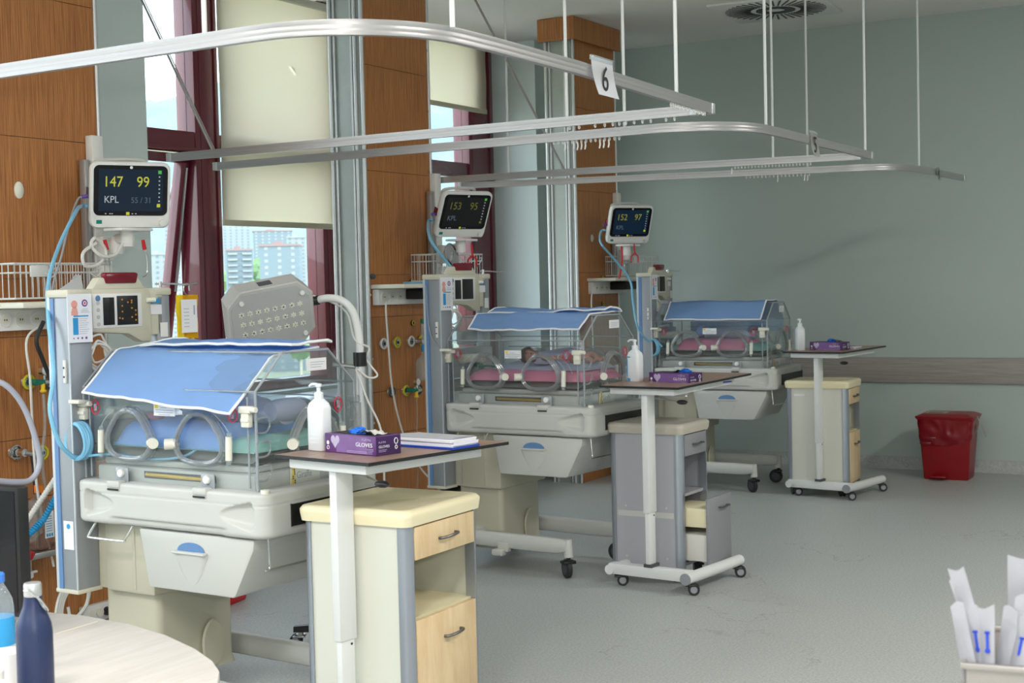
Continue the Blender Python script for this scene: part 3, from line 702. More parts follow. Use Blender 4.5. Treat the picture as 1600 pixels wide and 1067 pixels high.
        MB().cyl(P3(kh+.001, cz-.082, .016), P3(kh, cz-.065, .016), .009, n=12).cyl(P3(kh-.004, cz+.02, .016), P3(kh-.005, cz+.034, .016), .009, n=12).tube([P3(kh-.004, cz+.034, .016), P3(kh+.025*knobdir, cz+.065, .014), P3(kh+.07*knobdir, cz+.098, .012)], .002, n=5).build('clear_hinge_end', 'clear_plastic', p)
    port(.19, 'x', -HW, 1, -1); port(-.178, 'x', -HW, 1, 1)
    port(.19, 'x', HW, 1, -1); port(-.178, 'x', HW, 1, 1)
    port(.03, 'y', -HF-T_, 1, -1)
    # corner catches of the fold-down panels
    for xx, yy in ((-HW-.012, HH-.005), (-HW-.012, -HF+.03)):
        MB().box(xx-.014, xx+.016, yy-.028, yy+.028, zs-.075, zs-.050, .004).box(xx-.010, xx+.014, yy-.018, yy+.020, zs-.125, zs-.075, .004).box(xx-.016, xx-.004, yy-.020, yy+.016, zs-.105, zs-.092, .002).cyl((xx-.004, yy-.028, zs-.062), (xx-.004, yy-.05, zs-.062), .010, n=12).build('panel_catch', 'cream', h)
    MB().box(HW-.02, HW+.02, -HF-.02, -HF+.02, zs-.08, zs-.055, .004).cyl((HW+.0, -HF-.01, zs-.20), (HW, -HF-.01, zs-.08), .022, n=16).build('rear_catch', 'acrylic_ring', h)
    for zz in (.085, .17, .255):      # cable grommets on the corner post
        MB().tube([(-HW-.004, -HF-.006, zt+zz), (-HW+.05, -HF-.012, zt+zz+.005), (-HW+.06, -HF-.012, zt+zz-.025), (-HW+.04, -HF-.010, zt+zz-.048), (-HW-.004, -HF-.006, zt+zz-.048)], .004, n=6).build('tubing_grommet', 'acrylic_ring', h)
        MB().tube([(HW-.05, -HF-.012, zt+zz), (HW-.01, -HF-.012, zt+zz+.005), (HW, -HF-.012, zt+zz-.04), (HW-.04, -HF-.012, zt+zz-.05)], .004, n=6).build('tubing_grommet', 'acrylic_ring', h)
    for yy in (.235, -.215):
        t_ = MB().box(-HW-.012, -HW-.007, yy-.034, yy+.034, zt-.002, zt+.052, .002).build('hood_foot_tab', 'acrylic_edge', h)
        MB().lathe([(.016, 0), (.016, .008), (.013, .012), (0, .013)], (-HW-.012, yy, zt+.032), 18, mtx=Matrix.Rotation(R(-90), 4, 'Y')).build('white_rivet', 'white', t_)
    # stickers
    lb = MB().box(-HW-.0078, -HW-.0068, -.055, .055, zt+.255, zt+.300).build('warning_label', 'paper', h, smooth=False)
    MB().box(-HW-.0084, -HW-.0078, .032, .048, zt+.282, zt+.296).build('yellow_triangle', 'warnyellow', lb)
    b = MB()
    for q, (a_, c_) in enumerate(((-.012, .02), (-.048, .045), (-.044, .045), (-.03, .03))): b.box(-HW-.0084, -HW-.0078, a_, c_, zt+.284-q*.0085, zt+.286-q*.0085)
    b.build('printed_lines', 'print', lb)
    def nosign(mt, par):
        b_ = MB(); pts = [mt @ Vector((.022*cos(2*pi*k/20), .027*sin(2*pi*k/20), 0)) for k in range(20)]
        b_.tube(pts, .0019, n=5, closed=True, straight=True); b_.tube([mt @ Vector((-.014, -.019, 0)), mt @ Vector((.014, .019, 0))], .0018, n=5, straight=True)
        b_.build('prohibition_sign', 'printred', par)
        b2 = MB().box(-.008, .008, -.014, .012, -.0004, .0004, mtx=mt); b2.build('sign_figure', 'print', par)
    nosign(face_mtx((-HW-.009, .372, zt+.278), (0, -1, 0)), h); nosign(face_mtx((-HW-.009, -.345, zt+.270), (0, -1, 0)), h)
    nosign(face_mtx((.17, -HF-.009, zt+.275), (1, 0, 0)), h)
    lb = MB().box(.0, .11, -HF-.0082, -HF-.0072, zr-.075, zr-.030).build('end_label', 'paper', h, smooth=False)
    b = MB()
    for q in range(3): b.box(.02, .10-q*.01, -HF-.0090, -HF-.0084, zr-.045-q*.009, zr-.0435-q*.009)
    b.build('printed_lines', 'print', lb)
    # storage drawer
    b = MB(); pf = [(.138, zb-.006), (-.445, zb-.006), (-.44, zb-.045), (-.347, zb-.215), (-.335, zb-.222), (.085, zb-.222), (.095, zb-.212), (.128, zb-.045)]
    b.prism(pf, 'x', -.295, .285, .008); b.build('storage_drawer', 'inc', e)
    hy, hz = -.135, zb-.070
    arc = [(hy+.068*cos(pi*k/14), hz+.032*sin(pi*k/14)) for k in range(15)]
    dr = MB().prism(arc, 'x', -.299, -.293).build('drawer_handle', 'blue_stripe', e)
    b = MB().box(-.318, -.292, hy-.082, hy+.082, hz-.010, hz, .004); b.build('handle_lip', 'inc', e)
    def scoop(u, v_):
        a = (u-.5)*2; wv = .082*(1-v_)**.6+.004
        return Vector((-.2958-.016*(1-v_)**1.1*(1-a*a)**.5, hy+a*wv, hz-.008-.118*v_))
    MB().grid(scoop, 16, 14).build('handle_scoop', 'inc', e)
    # wire bumpers
    MB().tube([(-.30, .368, zb), (-.33, .375, zb-.045), (-.33, .36, zb-.052), (-.33, .19, zb-.052), (-.33, .175, zb-.045), (-.30, .165, zb)], .005, n=8).build('wire_loop', 'steel', e)
    MB().tube([(-.25, -.47, zb), (-.26, -.485, zb-.10), (-.24, -.485, zb-.112), (.24, -.485, zb-.112), (.26, -.485, zb-.10), (.25, -.47, zb)], .004, n=8).build('foot_wire_loop', 'steel', e)
    # uprights with blue stripe
    top = zt+.70; bot = .455
    for sx in (-1, 1):
        x0_, x1_ = (-.325, -.215) if sx < 0 else (.18, .255)
        yA = .452 if sx < 0 else .515
        u = MB().box(x0_, x1_, yA, .570, bot, top, .008).build('upright_rail', 'rail_grey', e)
        if sx < 0:
            MB().box(x0_-.003, x0_+.002, .556, .571, bot, top).box(x0_-.003, x0_+.002, .450, .456, bot, top).build('pale_edge', 'rail_light', u)
            MB().box(x0_-.004, x0_+.002, .533, .555, bot+.004, top-.004).build('blue_stripe', 'blue_stripe', u)
            MB().box(x0_-.003, x0_, .465, .520, bot+.16, bot+.27).build('rating_label', 'paper', u, smooth=False)
            MB().cyl((x0_-.0045, .492, bot+.25), (x0_-.003, .492, bot+.25), .010, n=14).build('blue_seal', 'printblue', u)
            MB().box(x0_-.010, x0_, .47, .484, zt+.37, zt+.46, .002).build('slot_bracket', 'white', u)
            MB().cyl((x0_-.012, .477, zt+.43), (x0_-.0095, .477, zt+.43), .004, n=10).cyl((x0_-.012, .477, zt+.395), (x0_-.0095, .477, zt+.395), .004, n=10).build('slot_screw', 'black', u)
        MB().box(x0_-.006, x1_+.006, yA-.006, .576, bot-.012, bot+.004, .004).build('bottom_cap', 'inc_cream', u)
        MB().box(x0_-.006, x1_+.006, yA-.006, .576, top-.002, top+.03, .008).build('top_cap', 'inc_cream', u)
    MB().box(-.335, -.300, .40, .46, zs-.060, zs-.045, .003).build('hose_bracket', 'cream', e)
    MB().box(-.22, .22, .50, .58, zt+.05, zt+.12, .01).box(-.22, .22, .52, .57, top-.06, top-.01, .01).build('cross_member', 'inc_cream', e)
    # control console
    cz0, cz1 = zt+.555, zt+.730
    c = MB(); cp = [(-.20, cz0+.02), (-.185, cz0+.005), (-.13, cz0-.0), (.02, cz0-.01), (.09, cz0-.045), (.145, cz0-.045), (.145, cz1-.03), (.135, cz1), (-.17, cz1), (-.20, cz1-.02)]
    c.prism(cp, 'y', .505, .560, .01); con = c.build('console', 'inc_cream', e)
    MB().prism([(-.155, cz1-.004), (-.115, cz1+.045), (.085, cz1+.045), (.13, cz1-.004)], 'y', .515, .56, .008).build('console_hump', 'inc_cream', con)
    MB().prism([(-.085, cz1+.02), (-.095, cz1+.058), (-.085, cz1+.064), (.072, cz1+.064), (.082, cz1+.058), (.07, cz1+.02)], 'y', .507, .535, .006).build('alarm_lamp', 'darkred', con)
    MB().box(-.165, .090, .5015, .508, cz0+.018, cz1-.02, .004).build('console_face', 'white', con)
    s1 = MB().box(-.113, -.056, .4995, .502, cz0+.03, cz1-.035, .001).build('left_display', 'black', con)
    s2 = MB().box(-.042, .066, .4995, .502, cz0+.028, cz1-.030, .001).build('right_display', 'black', con)
    b = MB(); r4 = random.Random(5)
    if i == 0:
        for q in range(14): a_, c_ = r4.choice((-.034, -.02, .01, .03, .05)), r4.uniform(cz0+.04, cz1-.04); b.box(a_, a_+.007, .4988, .4995, c_, c_+.006)
        b.build('amber_segments', mat('amber_segments', (.2, .08, .01), .5, emit=(.5, .22, .02), es=.5), s2)
    b = MB()
    for q in range(4): b.lathe([(.008, 0), (.008, .002), (0, .003)], (-.138, .5015, cz0+.035+q*.028), 14, mtx=Matrix.Rotation(R(90), 4, 'X'))
    b.build('key_pads', 'deck', con)
    MB().lathe([(.012, 0), (.012, .002), (0, .003)], (-.138, .5015, cz1-.038), 16, mtx=Matrix.Rotation(R(90), 4, 'X')).build('round_logo', 'blue_stripe', con)
    b = MB().box(.135, .215, .515, .56, cz0-.02, cz1-.005, .006).build('side_module', 'inc_cream', con)
    MB().box(.15, .195, .5105, .5155, cz1-.065, cz1-.045).build('blue_sticker', 'printblue', b)
    MB().box(.145, .205, .5110, .5156, cz1-.11, cz1-.070).build('pale_sticker', 'paper', b)
    MB().cyl((.115, .50, cz1-.05), (.15, .49, cz1-.05), .010, n=12).build('cable_clip', 'cream', con)
    MB().box(.195, .235, .5105, .513, cz0-.03, cz0+.03).build('paper_square', 'white', e)
    MB().tube([(.20, .54, top+.045), (.28, .53, top+.045), (.36, .52, top+.04), (.42, .52, top+.045)], .004, n=6).cyl((.225, .54, top+.025), (.225, .54, top+.055), .010, n=12).build('hanging_hook', 'steel', e)
    # head end equipment panel seen through the hood
    MB().box(-.21, .21, .47, .56, zt+.13, zt+.30, .01).box(-.12, .04, .455, .50, zt+.32, zt+.40, .01).build('head_fascia', 'deck', e)
    MB().cyl((-.14, .455, zt+.24), (-.14, .30, zt+.25), .026, n=18).cyl((-.14, .30, zt+.25), (-.14, .29, zt+.25), .020, n=16).build('air_port', 'inc_cream', e)
    b = MB()
    for q in range(5): b.tube([(-.17+.05*cos(a)+.01*sin(3*a+q), .462+.004*q, zt+.46+.055*sin(a)+.012*q*(q % 2)) for a in [2*pi*k/14 for k in range(14)]], .0045, n=6, closed=True, sub=2)
    b.build('coiled_sensor_cable', 'whitecable', e)
    return e
INC = [(4.133, 3.741, -2.75, .888), (7.022, 3.937, -3.46, .933), (10.277, 4.144, 1.29, .929)]
inc_labels = ['largest, nearest clear-hooded white infant incubator with blue pads inside',
              'middle clear-hooded infant incubator, a bare-armed newborn on pink bedding inside',
              'farthest clear-hooded infant incubator, in front of the green wall']
incs = [incubator(i, *p, inc_labels[i]) for i, p in enumerate(INC)]
def L2W(i, p):
    x, y, a, _ = INC[i]; c, s = cos(R(a)), sin(R(a)); return Vector((x+c*p[0]-s*p[1], y+s*p[0]+c*p[1], p[2]))
def place(o, i): x, y, a, _ = INC[i]; o.location = (x, y, 0); o.rotation_euler = (0, 0, R(a)); return o

# ------------------------------------------------------------------ cloth covers, bedding, newborns
def wr(p, a=.004, f=9, s=0): return a*noise.noise(Vector((p[0]*f+s, p[1]*f, p[2]*f)))
def cloth(name, prof, ya, yb, label, i, material='cloth_blue', piping=True, sag=None, amp=.006, seed=0, nu=26, nv=34, edges=True, skew=0, cat='cloth', grp=None):
    """prof: cross profile (x,z) list; ya, yb: head and foot ends (each may be a pair front/back)"""
    seg = [0]
    for a, b in zip(prof, prof[1:]): seg.append(seg[-1]+math.dist(a, b))
    def P(u, v):
        s_ = u*seg[-1]; k = max(j for j in range(len(seg)) if seg[j] <= s_+1e-9); k = min(k, len(prof)-2)
        t = (s_-seg[k])/(seg[k+1]-seg[k]); x = prof[k][0]+(prof[k+1][0]-prof[k][0])*t; z = prof[k][1]+(prof[k+1][1]-prof[k][1])*t
        y0_ = ya[0]+(ya[1]-ya[0])*u; y1_ = yb[0]+(yb[1]-yb[0])*u; y = y0_+(y1_-y0_)*v
        if skew: z -= skew*v*(1-u)
        n_ = amp*noise.noise(Vector((x*6+seed, y*5, z*6)))+amp*.5*noise.noise(Vector((x*19+seed, y*13, z*17)))
        return Vector((x, y, z+max(n_, -.003)+.004))
    o = MB().grid(P, nu, nv, .004).build(name, material); place(o, i); tag(o, label, cat, grp)
    if piping:
        pts = [P(0, k/30) for k in range(31)]+[P(k/20, 1) for k in range(1, 21)]+[P(1, 1-k/30) for k in range(1, 31)]+[P(1-k/20, 0) for k in range(1, 20)]
        MB().tube([p+Vector((0, 0, -.001)) for p in pts], .0055, n=6, closed=True, straight=True).build('piping', 'piping', o)
    return o
G = 'blue cloths laid over the incubator hoods'
zt = .888; zs, zr = zt+.353, zt+.484
cloth('hood_cloth', [(-.335, zs-.02), (-.27, zs+.03), (-RW-.01, zr+.008), (-.03, zr+.010), (.10, zr+.008)], (.375, .42), (-.385, -.425), 'large blue white-edged cloth sliding off the nearest hood towards the camera', 0, seed=1, skew=.055, amp=.010, cat='cloth', grp=G)
cloth('folded_cloth', [(-.055, zr+.018), (.03, zr+.030), (.13, zr+.028), (.15, zr+.018)], (.36, .30), (-.435, -.447), 'second blue cloth folded flat along the ridge of the nearest hood', 0, seed=4, amp=.012, cat='cloth', grp=G)
zt = .933; zs, zr = zt+.353, zt+.484
cloth('hood_cloth', [(-.232, zs+.055), (-RW-.008, zr+.008), (.0, zr+.012), (.12, zr+.008)], (.33, .36), (-.40, -.425), 'blue cloth over the middle hood, a crease down its front slope', 1, seed=8, amp=.014, grp=G)
cloth('folded_cloth', [(-.02, zr+.016), (.03, zr+.032), (.12, zr+.030), (.14, zr+.016)], (.34, .30), (-.44, -.455), 'rolled blue cloth edge lying along the top of the middle hood', 1, seed=11, amp=.018, grp=G)
zt = .929; zs, zr = zt+.353, zt+.484
cloth('hood_cloth', [(-.275, zs+.010), (-RW-.008, zr+.008), (.0, zr+.012), (RW+.008, zr+.008), (.29, zs+.01), (.30, zs-.10)], (.37, .38), (-.40, -.39), 'blue cloth over both slopes of the farthest hood', 2, seed=15, amp=.012, grp=G)

def pad(i, name, x0, x1, y0_, y1_, z0, th, material, label, cat='bedding', seed=0, bulge=.012, grp=None, tilt=0):
    NX, NY = 14, 26
    def mk(u, v_):
        x = x0+(x1-x0)*u; y = y0_+(y1_-y0_)*v_
        e_ = min(u, 1-u)*8; g_ = min(v_, 1-v_)*14; k = min(1, e_)**.5*min(1, g_)**.5
        z = z0+th*(.15+.85*k)+bulge*noise.noise(Vector((x*7+seed, y*6, seed)))*k+tilt*(y-y0_)
        return Vector((x, y, z))
    b = MB(); t = [[mk(a/NX, c/NY) for c in range(NY+1)] for a in range(NX+1)]
    V = [[b.b.verts.new(p) for p in r] for r in t]
    for a in range(NX):
        for c in range(NY): b.b.faces.new((V[a][c], V[a+1][c], V[a+1][c+1], V[a][c+1]))
    rim = [V[a][0] for a in range(NX+1)]+[V[NX][c] for c in range(1, NY+1)]+[V[a][NY] for a in range(NX-1, -1, -1)]+[V[0][c] for c in range(NY-1, 0, -1)]
    low = [b.b.verts.new((v.co.x, v.co.y, z0)) for v in rim]
    for k in range(len(rim)): b.b.faces.new((rim[k], rim[(k+1) % len(rim)], low[(k+1) % len(rim)], low[k]))
    b.b.faces.new(low[::-1])
    o = b.build(name, material, recalc=True, ang=60); place(o, i); return tag(o, label, cat, grp)
zt = .888
pad(0, 'mattress_sheet', -.235, .235, -.40, .33, zt+.128, .045, 'green_sheet', 'mint green sheet on the bed of the nearest incubator, foot end')
pad(0, 'blue_pad', -.246, .20, -.27, .315, zt+.134, .088, 'blue_sheet', 'bright blue pad on the mint sheet in the nearest incubator', seed=2)
zt = .933
pad(1, 'pink_mattress_cover', -.235, .235, -.41, .36, zt+.128, .055, 'pink_sheet', 'pink sheeted mattress in the middle incubator', seed=3)
pad(1, 'grey_blanket', -.16, .20, -.38, .22, zt+.184, .034, 'mauve', 'rumpled lavender grey blanket under the bare-armed newborn', seed=6, bulge=.035, cat='blanket')
zt = .929
pad(2, 'mattress_sheet', -.235, .235, -.40, .37, zt+.128, .045, 'green_sheet', 'mint green sheet on the bed of the farthest incubator')
pad(2, 'pink_pad', -.246, .20, -.26, .29, zt+.134, .078, 'pink_sheet', 'pink pad on the mint sheet in the farthest incubator', seed=5)

def skin_mesh(chains, name, material, sub=2):
    """chains: list of [(point, radius), ...]; the first point of each later chain must repeat an earlier point"""
    me = bpy.data.meshes.new(name); vs, es, rs, idx = [], [], [], {}
    for ch in chains:
        prev = None
        for p, r in ch:
            k = tuple(round(c, 4) for c in p)
            if k not in idx: idx[k] = len(vs); vs.append(p); rs.append(r)
            if prev is not None and prev != idx[k]: es.append((prev, idx[k]))
            prev = idx[k]
    me.from_pydata(vs, es, []); o = bpy.data.objects.new(name, me); COL.objects.link(o)
    md = o.modifiers.new('s', 'SKIN'); me_l = me.skin_vertices[0].data
    for k, r in enumerate(rs): me_l[k].radius = (r, r)
    me_l[0].use_root = True; md.use_smooth_shade = True
    s2 = o.modifiers.new('u', 'SUBSURF'); s2.levels = s2.render_levels = sub
    dg = bpy.context.evaluated_depsgraph_get(); m2 = bpy.data.meshes.new_from_object(o.evaluated_get(dg)); bpy.data.objects.remove(o)
    m2.materials.clear(); m2.materials.append(M[material]); m2.polygons.foreach_set('use_smooth', [True]*len(m2.polygons))
    r_ = bpy.data.objects.new(name, m2); COL.objects.link(r_); return r_
# newborn of the middle incubator: lies on the back, head towards the wall, arm stretched to the foot end
def newborn_open():
    z = .933+.240
    P = lambda x, y, dz=0: (x, y, z+dz)
    pel = P(.03, -.20, -.004)
    def hand(w_, d, s_):
        out = []; w_ = Vector(w_); d = Vector(d).normalized(); sd = Vector((d.y, -d.x, 0)).normalized()
        palm = w_+d*.018
        out.append([(tuple(w_), .010), (tuple(palm), .013)])
        for k, (o_, ln) in enumerate(((-.012, .017), (-.004, .021), (.004, .020), (.012, .015))):
            a = palm+sd*o_+d*.010; b_ = a+d*ln*.6+Vector((0, 0, .002)); c_ = b_+d*ln*.5+Vector((0, 0, -.005))
            out.append([(tuple(palm), .013), (tuple(a), .0045), (tuple(b_), .004), (tuple(c_), .0035)])
        t_ = w_+d*.008+sd*.014*s_; out.append([(tuple(w_), .010), (tuple(t_), .005), (tuple(t_+d*.010+sd*.005*s_), .004)])
        return out
    ch = [[(pel, .040), (P(.03, -.13), .042), (P(.03, -.06, .002), .043), (P(.03, -.015, .004), .034), (P(.028, .012, .006), .020), (P(.02, .045, .012), .036), (P(.015, .085, .014), .046), (P(.012, .115, .010), .036)],
          [(P(.02, .045, .012), .036), (P(-.018, .052, .014), .018), (P(-.034, .056, .012), .007)],
          [(P(.03, -.015, .004), .034), (P(-.03, -.03, .004), .018), (P(-.075, -.085, .006), .0155), (P(-.088, -.135, .008), .0135), (P(-.085, -.19, .012), .0105)],
          [(P(.03, -.015, .004), .034), (P(.09, -.03, .004), .018), (P(.10, -.09, .012), .015), (P(.06, -.13, .030), .012), (P(.03, -.155, .040), .010)],
          [(pel, .040), (P(-.02, -.235, .002), .026), (P(-.045, -.295, .022), .021), (P(-.030, -.345, -.004), .016), (P(-.03, -.375, -.010), .011), (P(-.032, -.385, .012), .009)],
          [(pel, .040), (P(.075, -.235, .002), .026), (P(.09, -.29, .022), .021), (P(.07, -.335, -.004), .016), (P(.065, -.365, -.010), .011), (P(.065, -.377, .012), .009)]]
    ch += hand(P(-.085, -.19, .012), (0, -1, 0), -1)+hand(P(.03, -.155, .040), (-.6, -.6, 0), 1)
    b = skin_mesh(ch, 'newborn', 'skin'); place(b, 1)
    tag(b, 'dark-haired newborn lying on its back, one arm stretched along, white nappy', 'person')
    def cap(u, v_):
        a = 2*pi*u; t = v_*pi*.55
        d = Vector((sin(t)*cos(a), cos(t), sin(t)*sin(a))); c = Vector(P(.013, .088, .014))
        return c+Vector((d.x*.051, d.y*.053, d.z*.051))+d*.002*noise.noise(d*9)
    MB().grid(cap, 24, 12).build('hair', 'hair', b)
    MB().sphere((.03, -.205, z+.0), .05, sx=1.05, sy=.8, sz=.9, n=20).build('nappy', 'white', b)
    fc = MB()
    for xx, yy, r in ((-.0325, .072, .0035), (-.0325, .04, .0035)): fc.sphere((xx, yy, z+.03), r, n=8)
    fc.build('closed_eyes', 'hair', b)
    ear = MB().sphere((.018, .068, z+.058), .011, sx=.9, sy=.5, sz=.35, n=10); ear.build('ear', 'skin', b)
    MB().tube([(-.086, -.178, z+.012+.0115), (-.0965, -.178, z+.012), (-.086, -.178, z+.0005), (-.0745, -.178, z+.012)], .003, n=6, closed=True).build('white_wrist_band', 'white', b)
    MB().tube([(-.09, -.17, z+.01), (-.13, -.24, z+.0), (-.18, -.30, z-.03), (-.20, -.36, z-.10), (-.14, -.42, z-.12)], .0018, n=5).build('sensor_wire', 'whitecable', b)
    return b
newborn_open()
pad(1, 'folded_blanket', -.07, .16, -.215, -.005, .933+.212, .072, 'mauve', 'lavender fold of blanket laid over the chest of the bare-armed newborn', seed=31, bulge=.03, cat='blanket')
def swaddled(i, c, L_, wd, ht, seed, mat_, label, hair):
    # bundle: lofted soft body wrapped in a blanket with the head end towards the wall
    x0_, y0_, z0 = c
    rings = []
    for k in range(22):
        t = k/21; y = y0_+L_/2-L_*t
        s_ = math.sin(pi*min(1, max(0, .06+.9*t)))**.45*(1-.25*t)
        ring = []
        for q in range(24):
            a = 2*pi*q/24; px_ = cos(a)*wd*s_; pz = (sin(a)*.5+.5)*ht*s_
            f = 1+.16*noise.noise(Vector((px_*14+seed, y*11, pz*14)))+.05*sin(y*60+a*3)
            ring.append((x0_+px_*f, y, z0+pz*f))
        rings.append(ring)
    head = skin_mesh([[((x0_, y0_+L_*.30, z0+ht*.5), .03), ((x0_, y0_+L_*.40, z0+ht*.55), .022), ((x0_-.004, y0_+L_*.40+.04, z0+ht*.62), .038), ((x0_-.006, y0_+L_*.40+.08, z0+ht*.60), .043), ((x0_-.004, y0_+L_*.40+.105, z0+ht*.55), .030)],
                      [((x0_-.004, y0_+L_*.40+.04, z0+ht*.62), .038), ((x0_-.040, y0_+L_*.40+.045, z0+ht*.64), .012), ((x0_-.052, y0_+L_*.40+.047, z0+ht*.63), .006)]], 'newborn', 'skin')
    place(head, i); tag(head, label, 'person')
    hc = Vector((x0_-.004, y0_+L_*.40+.075, z0+ht*.61))
    def cap(u, v_):
        a = 2*pi*u; t = v_*pi*.6; d = Vector((sin(t)*cos(a)+.15, cos(t), sin(t)*sin(a)+.25)).normalized()
        return hc+d*.047+d*.002*noise.noise(d*9)
    MB().grid(cap, 24, 12).build('hair' if hair else 'knitted_cap', 'hair' if hair else 'cloth_blue', head)
    MB().loops(rings).build('wrapping_blanket', mat_, head, recalc=True)
    return head
swaddled(0, (-.02, -.13, .888+.212), .48, .125, .125, 3, 'mauve', 'dark-haired newborn wrapped in a lavender grey blanket, in the nearest incubator', True)
swaddled(2, (.03, -.06, .929+.205), .40, .11, .10, 9, 'mauve', 'newborn bundled in a grey blue blanket, in the farthest incubator', False)
tag(place(MB().lathe([(.0, -.09), (.035, -.085), (.045, -.05), (.047, 0), (.045, .05), (.034, .085), (0, .09)], (.0, -.345, .888+.262), 24, mtx=Matrix.Rotation(R(90), 4, 'Y')).build('rolled_towel', 'mauve'), 0), 'lavender grey roll at the feet of the nearest newborn', 'towel')
tag(place(MB().sphere((-.10, .235, .888+.232), .032, sx=.8, sy=1.3, sz=.55, n=14).build('pink_cuddle_cloth', 'pink_sheet'), 0), 'small pink cloth by the head of the nearest newborn', 'cloth')
# green breathing circuit and blue tubes inside the middle and nearest hoods
b = MB()
for q in range(4): b.tube([(-.02+.03*cos(a+q), .40+.012*q, .933+.17+.02*q+.035*sin(a)) for a in [2*pi*k/12 for k in range(12)]], .006, n=6, closed=True, sub=2)
b.tube([(-.03, .41, 1.12), (-.06, .33, 1.13), (-.10, .25, 1.13)], .007, n=6)
tag(place(b.build('tubing_coil', 'greenvalve'), 1), 'green looped tubing at the head end inside the middle hood', 'tubing')

# light blue oxygen hoses with a coil on the hood corner
def hose_thing(name, pts, r, mat_, label, cat='hose', n=8, coil=None):
    b = MB()
    b.tube(pts, r, n=n)
    if coil:
        c, ax, rc, turns = coil
        for k in range(turns):
            b.tube([Vector(c)+Vector((.006*k-.015+.004*sin(a*2+k), rc*(.82+.06*(k % 3))*cos(a), rc*(1.08+.03*(k % 2))*sin(a))) for a in [2*pi*q/18 for q in range(18)]], r*.9, n=6, closed=True, sub=2)
    return tag(b.build(name, mat_), label, cat)
def MP(e, v): return e.location+e.rotation_euler.to_matrix() @ Vector(v)
mons = [o for o in COL.objects if o.name.startswith('patient_monitor')]
cA = L2W(0, (-.305, .445, 1.035))
hose_thing('oxygen_hose', [MP(mons[0], (-.180, -.06, -.05)), MP(mons[0], (-.215, -.06, -.05)), at(118, 332, y=4.75), at(92, 385, y=4.6), at(76, 440, y=4.45), at(76, 500, y=4.3), at(84, 580, y=4.25), at(78, 640, y=4.22), at(92, 690, y=4.2), at(112, 712, y=4.2), cA+Vector((-.01, .0, -.062))], .0085, 'bluehose', 'light blue hose from the nearest monitor to a coil on the nearest hood corner', coil=(cA, 0, .062, 6))
hose_thing('blue_tube', [cA+Vector((0, 0, -.06)), L2W(0, (-.255, .30, .985)), L2W(0, (-.25, .10, .975)), L2W(0, (-.24, -.08, 1.0)), L2W(0, (-.2, -.16, 1.08))], .005, 'bluehose', 'thin blue tube running along the bed edge inside the nearest hood', 'tube')
cB = L2W(1, (-.33, .50, 1.10))
hose_thing('oxygen_hose', [MP(mons[1], (-.180, -.06, -.05)), MP(mons[1], (-.22, -.07, -.05)), at(672, 372, y=4.7), at(690, 400, y=4.65), at(712, 425, y=4.62), L2W(1, (.02, .60, 1.67))], .009, 'bluehose', 'blue hose hanging from the side of the tilted middle monitor')
cC = L2W(2, (-.30, .46, 1.085))
hose_thing('oxygen_hose', [MP(mons[2], (-.180, -.06, -.05)), MP(mons[2], (-.22, -.07, -.05)), at(939, 380, y=4.8), at(960, 405, y=4.78), at(984, 437, y=4.72), at(989, 470, y=4.68), at(996, 510, y=4.62), at(1012, 532, y=4.6), cC+Vector((0, -.02, .06)), L2W(2, (-.30, .38, 1.09))], .008, 'bluehose', 'blue hose from the far monitor to a coil on the farthest hood', coil=(cC, 0, .058, 6))

# information cards on the uprights
def card(i, yl, zc_, label):
    e = empty('info_card'); 
    x0_, x1_ = -.338, -.222; zt_ = INC[i][3]
    c = MB().box(x0_, x1_, .440, .4412, zt_+.525, zt_+.712).build('info_card', 'paper', smooth=False); bpy.data.objects.remove(e); place(c, i)
    tag(c, label, 'card', 'information cards hung on the incubator uprights')
    yy = .4395
    h = MB().cyl((-.306, yy-.0006, zt_+.672), (-.306, yy+.0004, zt_+.672), .015, n=20).cyl((-.306, yy-.0006, zt_+.648), (-.306, yy+.0004, zt_+.648), .014, .010, n=12).box(-.322, -.290, yy-.0004, yy, zt_+.630, zt_+.645)
    h.build('baby_drawing', 'printpink', c)
    g = MB().cyl((-.256, yy-.0006, zt_+.676), (-.256, yy+.0004, zt_+.676), .014, n=20).build('round_emblem', 'printpurple', c)
    MB().cyl((-.256, yy-.0012, zt_+.676), (-.256, yy-.0006, zt_+.676), .008, n=16).build('emblem_ring', 'paper', g)
    MB().cyl((-.256, yy-.0016, zt_+.676), (-.256, yy-.0012, zt_+.676), .0045, n=12).build('emblem_heart', 'printred', g)
    MB().box(-.315, -.290, yy-.0004, yy, zt_+.555, zt_+.620).box(-.312, -.240, yy-.0004, yy, zt_+.624, zt_+.629).build('blue_table', 'printblue', c)
    b = MB()
    for q in range(8): b.box(-.285, -.25+.006*(q % 3), yy-.0003, yy, zt_+.558+q*.0082, zt_+.5592+q*.0082)
    for q in range(3): b.box(-.277+.004*q, -.235-.004*q, yy-.0003, yy, zt_+.640+q*.006, zt_+.6415+q*.006)
    b.build('printed_lines', 'print', c)
    b = MB()
    for q in range(4): b.sphere((-.313+q*.02, yy, zt_+.542), .003+.0008*q, sy=.2, n=8)
    b.build('drop_marks', 'printpurple', c)
card(0, 0, 0, 'white information card with a pink baby drawing, nearest incubator')
card(1, 0, 0, 'white information card with a pink baby drawing, middle incubator')
card(2, 0, 0, 'small dark-looking information card on the farthest incubator')
